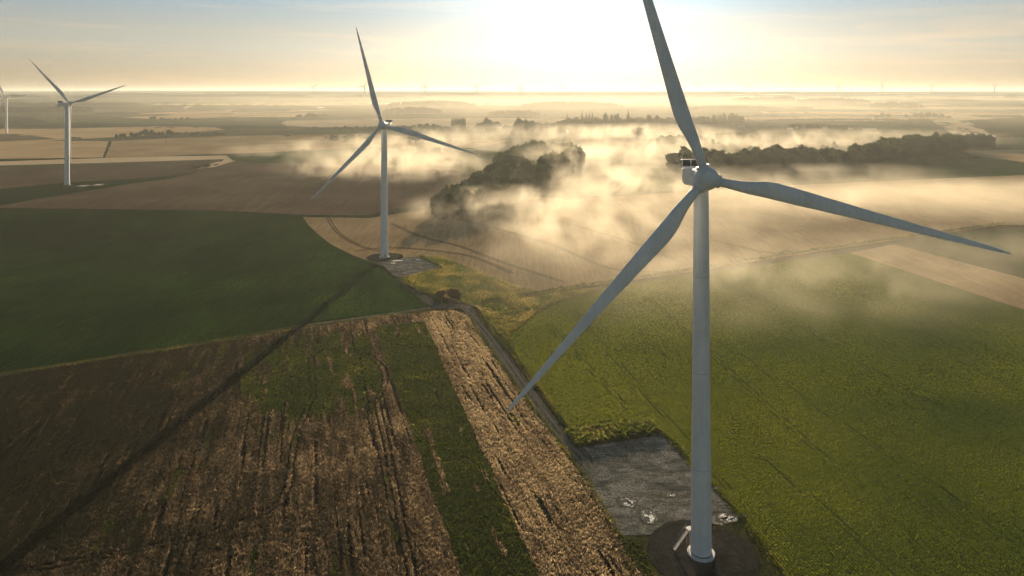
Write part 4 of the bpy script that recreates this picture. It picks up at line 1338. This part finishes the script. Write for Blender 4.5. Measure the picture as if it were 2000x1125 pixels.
house(936, 256, 26, 14, 4, 11, 0.3, 'steep roofed barn in the mist beside the poplars', name='barn')
house(976, 252.5, 12, 9, 4, 3, 0.2, 'white roofed shed glinting in the mist right of the barn', M_roofw, 'shed')
house(1025, 255, 10, 8, 4, 3, 0.2, 'tiny bright roof glinting at the left of the misty hamlet', M_roofw)
house(1106, 259, 9, 8, 4, 3, 0.9, 'tiny bright roof in the fog above the rounded wood', M_roofw)
house(1448, 250.5, 16, 10, 4, 3, 0.1, 'white roofed house in front of the conifer stand', M_roofw)
house(1543, 253, 12, 9, 5, 5, 0.2, 'dark roofed house at the left end of the right village')
house(1556, 251, 10, 9, 5, 4, -0.4, 'second dark roofed house of the right village')
house(1612, 251, 10, 9, 5, 4, 0.5, 'pale gabled house in the middle of the right village')
house(1661, 253, 10, 9, 5, 5, -0.2, 'tall gabled house at the right of the village')
house(1699, 255.5, 34, 10, 4, 2, 0.05, 'long low white roofed shed at the right end of the village', M_roofw, 'shed')
# ================================================================== AIR, SKY, LIGHT, CAMERA
def volume_mat(name, dens, col=(1, 1, 1), aniso=0.5):
    k = NT(name)
    v = k.n('ShaderNodeVolumePrincipled', inp={'Color': (*col, 1), 'Density': dens, 'Anisotropy': aniso})
    k.t.links.new(v.outputs[0], k.out.inputs['Volume'])
    return k.m


def box_mesh(name, x0, x1, y0, y1, z0, z1):
    v = [(x, y, z) for x in (x0, x1) for y in (y0, y1) for z in (z0, z1)]
    f = [(0, 1, 3, 2), (4, 6, 7, 5), (0, 4, 5, 1), (2, 3, 7, 6), (0, 2, 6, 4), (1, 5, 7, 3)]
    me = bpy.data.meshes.new(name)
    me.from_pydata(v, [], f)
    return me


HAZE_D = 0.000078
haze = link('haze', box_mesh('haze', -33000, 33000, -3100, 33000, -16, 178), volume_mat('haze_air', HAZE_D, (0.50, 0.52, 0.49), 0.38))
tag(haze, kind='stuff', label='thin morning haze over the whole plain')

# fog banks: soft ellipsoids of drifting ground fog
k = NT('ground_fog')
tc = k.n('ShaderNodeTexCoord')
ln = k.n('ShaderNodeVectorMath', operation='LENGTH'); k.t.links.new(tc.outputs['Object'], ln.inputs[0])
fall = k.math('SUBTRACT', 1.0, ln.outputs['Value'], True)
fall = k.math('MULTIPLY', fall, 1.8, True)
geo = k.n('ShaderNodeNewGeometry')
mp = k.n('ShaderNodeMapping', inp={'Rotation': (0, 0.5, -0.35), 'Scale': (1.0, 0.7, 0.9)})
k.t.links.new(geo.outputs['Position'], mp.inputs['Vector'])
nz = k.noise(mp.outputs[0], 1 / 52.0, 4, 0.60, 1.4)
nzc = k.math('MULTIPLY', k.math('SUBTRACT', nz, 0.45, True), 3.9, True)
at = k.n('ShaderNodeAttribute', attribute_type='OBJECT', attribute_name='fog_density')
base = k.n('ShaderNodeAttribute', attribute_type='OBJECT', attribute_name='fog_even')
body = k.math('ADD', k.math('MULTIPLY', nzc, k.math('SUBTRACT', 1.0, base.outputs['Fac'])), base.outputs['Fac'])
den = k.math('MULTIPLY', k.math('MULTIPLY', fall, body), at.outputs['Fac'])
v = k.n('ShaderNodeVolumePrincipled', inp={'Color': (0.86, 0.79, 0.63, 1), 'Anisotropy': 0.36})
k.t.links.new(den, v.inputs['Density'])
k.t.links.new(v.outputs[0], k.out.inputs['Volume'])
M_fog = k.m
M_fog.cycles.volume_step_rate = 0.6

bm = bmesh.new(); bmesh.ops.create_icosphere(bm, subdivisions=3, radius=1.0)
fog_me = bpy.data.meshes.new('fog_bank'); bm.to_mesh(fog_me); bm.free()
fog_me.materials.append(M_fog)
FOGS = [
    # px, py (ground point), size x, y, z (m), density, evenness, yaw
    (760, 335, 170, 150, 26, 0.0119, 0.0, 0.2),
    (650, 300, 200, 130, 20, 0.0064, 0.0, 0.2),
    (1010, 425, 110, 100, 20, 0.0165, 0.0, 0.0),
    (1120, 370, 150, 170, 20, 0.0179, 0.06, 0.0),
    (1200, 320, 190, 230, 24, 0.0083, 0.12, 0.0),
    (1140, 490, 85, 80, 20, 0.0132, 0.0, 0.2),
    (1270, 440, 130, 110, 16, 0.0087, 0.15, 0.0),
    (1450, 405, 170, 120, 16, 0.0060, 0.35, 0.1),
    (1720, 400, 240, 150, 18, 0.0041, 0.45, 0.1),
    (2050, 400, 220, 150, 16, 0.0037, 0.5, 0.1),
    (1420, 300, 330, 150, 26, 0.0074, 0.03, 0.0),
    (1660, 280, 400, 150, 26, 0.0059, 0.05, 0.0),
    (1250, 275, 320, 220, 30, 0.0059, 0.03, 0.0),
    (1030, 268, 360, 200, 26, 0.0041, 0.03, 0.0),
    (830, 290, 260, 160, 26, 0.0064, 0.0, 0.0),
    (1380, 545, 60, 42, 12, 0.0064, 0.05, 0.5),
    (1560, 560, 130, 90, 14, 0.0037, 0.05, 0.3),
    (1850, 520, 160, 90, 14, 0.0032, 0.1, 0.2),
    (1085, 340, 75, 130, 36, 0.0096, 0.05, 0.0),
    (1350, 372, 130, 90, 22, 0.0059, 0.1, 0.0),
    (1600, 352, 210, 70, 16, 0.0052, 0.1, 0.15),
    (1600, 560, 230, 120, 26, 0.0011, 0.6, 0.2),
    (1250, 560, 120, 90, 20, 0.0013, 0.4, 0.0),
    # wide thin mist in the far lowland under the sun
    (1200, 225, 2300, 1300, 60, 0.00020, 1.0, 0.0),
    (1500, 199, 5000, 1200, 45, 0.00010, 1.0, 0.0),
    (900, 205, 2600, 700, 50, 0.00025, 1.0, 0.0),
]
for i, (px, py, sx, sy, sz, d, ev, yw) in enumerate(FOGS):
    o = bpy.data.objects.new('fog_bank', fog_me)
    COL.objects.link(o)
    c = G(px, py)
    o.location = (c[0], c[1], c[2] + sz * 0.35)
    o.scale = (sx, sy, sz); o.rotation_euler = (0, 0, yw)
    o['fog_density'] = d; o['fog_even'] = ev
    tag(o, kind='stuff', label='bank of low golden ground fog drifting over the fields')

# sun
sd = bpy.data.lights.new('sun', 'SUN')
sd.energy = 5.0; sd.angle = R(0.4); sd.color = (1.0, 0.80, 0.55)
so = bpy.data.objects.new('sun', sd); COL.objects.link(so)
sdir = Vector((math.sin(SUN_AZ) * math.cos(SUN_EL), math.cos(SUN_AZ) * math.cos(SUN_EL), math.sin(SUN_EL)))
so.rotation_euler = sdir.to_track_quat('Z', 'Y').to_euler()

w = bpy.data.worlds.new('World'); scene.world = w; w.use_nodes = True
t = w.node_tree; t.nodes.clear()
out = t.nodes.new('ShaderNodeOutputWorld'); bg = t.nodes.new('ShaderNodeBackground')
sky = t.nodes.new('ShaderNodeTexSky'); sky.sky_type = 'NISHITA'; sky.sun_disc = False
sky.sun_elevation = SUN_EL; sky.sun_rotation = SUN_AZ
sky.air_density = 1.0; sky.dust_density = 0.6; sky.ozone_density = 2.0; sky.altitude = 100
bg.inputs['Strength'].default_value = 0.15
hs = t.nodes.new('ShaderNodeHueSaturation'); hs.inputs['Saturation'].default_value = 0.42; hs.inputs['Value'].default_value = 0.36
gm = t.nodes.new('ShaderNodeGamma'); gm.inputs[1].default_value = 0.665
t.links.new(sky.outputs[0], gm.inputs[0]); t.links.new(gm.outputs[0], hs.inputs['Color'])
# thin cloud streaks near the horizon
tc = t.nodes.new('ShaderNodeTexCoord')
sep = t.nodes.new('ShaderNodeSeparateXYZ'); t.links.new(tc.outputs['Generated'], sep.inputs[0])
mp = t.nodes.new('ShaderNodeMapping'); mp.inputs['Scale'].default_value = (3.0, 3.0, 46.0)
t.links.new(tc.outputs['Generated'], mp.inputs['Vector'])
nz = t.nodes.new('ShaderNodeTexNoise'); nz.inputs['Scale'].default_value = 1.0; nz.inputs['Detail'].default_value = 7; nz.inputs['Roughness'].default_value = 0.6
nz.inputs['Distortion'].default_value = 0.6
t.links.new(mp.outputs[0], nz.inputs['Vector'])
cr = t.nodes.new('ShaderNodeValToRGB'); cr.color_ramp.elements[0].position = 0.50; cr.color_ramp.elements[1].position = 0.68
cr.color_ramp.elements[1].color = (0.55, 0.55, 0.55, 1)
t.links.new(nz.outputs[0], cr.inputs[0])
mx = t.nodes.new('ShaderNodeMix'); mx.data_type = 'RGBA'; mx.blend_type = 'MULTIPLY'
mx.inputs[7].default_value = (1.42, 1.16, 0.95, 1)
# low air reddens towards the horizon
er = t.nodes.new('ShaderNodeValToRGB'); er.color_ramp.interpolation = 'EASE'
er.color_ramp.elements[0].position = 0.0; er.color_ramp.elements[0].color = (0.80, 0.66, 0.48, 1)
er.color_ramp.elements[1].position = 0.17; er.color_ramp.elements[1].color = (0.60, 0.93, 1.22, 1)
for p_, c_ in ((0.45, (0.33, 0.48, 0.62, 1)), (0.95, (0.24, 0.36, 0.48, 1))):
    e2 = er.color_ramp.elements.new(p_); e2.color = c_
e_ = er.color_ramp.elements.new(0.07); e_.color = (0.97, 0.94, 0.85, 1)
t.links.new(sep.outputs[2], er.inputs[0])
m2 = t.nodes.new('ShaderNodeMix'); m2.data_type = 'RGBA'; m2.blend_type = 'MULTIPLY'; m2.inputs[0].default_value = 1.0
t.links.new(hs.outputs[0], m2.inputs[6]); t.links.new(er.outputs[0], m2.inputs[7])
t.links.new(cr.outputs[0], mx.inputs[0]); t.links.new(m2.outputs[2], mx.inputs[6])
t.links.new(mx.outputs[2], bg.inputs[0]); t.links.new(bg.outputs[0], out.inputs[0])

cam = bpy.data.cameras.new('camera'); co = bpy.data.objects.new('camera', cam); COL.objects.link(co)
cam.sensor_width = 36; cam.lens = 36 * F / 2000.0
cam.shift_y = -(562.5 - HY) / 2000.0
cam.clip_start = 1; cam.clip_end = 200000
co.location = (0, 0, HC); co.rotation_euler = (math.pi / 2, 0, 0)
scene.camera = co

scene.view_settings.view_transform = 'Standard'
scene.view_settings.look = 'None'
scene.view_settings.exposure = 1.5
scene.view_settings.gamma = 1.0
cy = scene.cycles
cy.volume_bounces = 1; cy.max_bounces = 5; cy.diffuse_bounces = 2; cy.glossy_bounces = 2; cy.transmission_bounces = 3; cy.transparent_max_bounces = 16
cy.volume_step_rate = 1.0; cy.volume_max_steps = 256
cy.use_denoising = True; cy.denoising_input_passes = 'RGB_ALBEDO'; cy.use_adaptive_sampling = False
cy.sample_clamp_indirect = 4.0
cy.use_light_tree = False
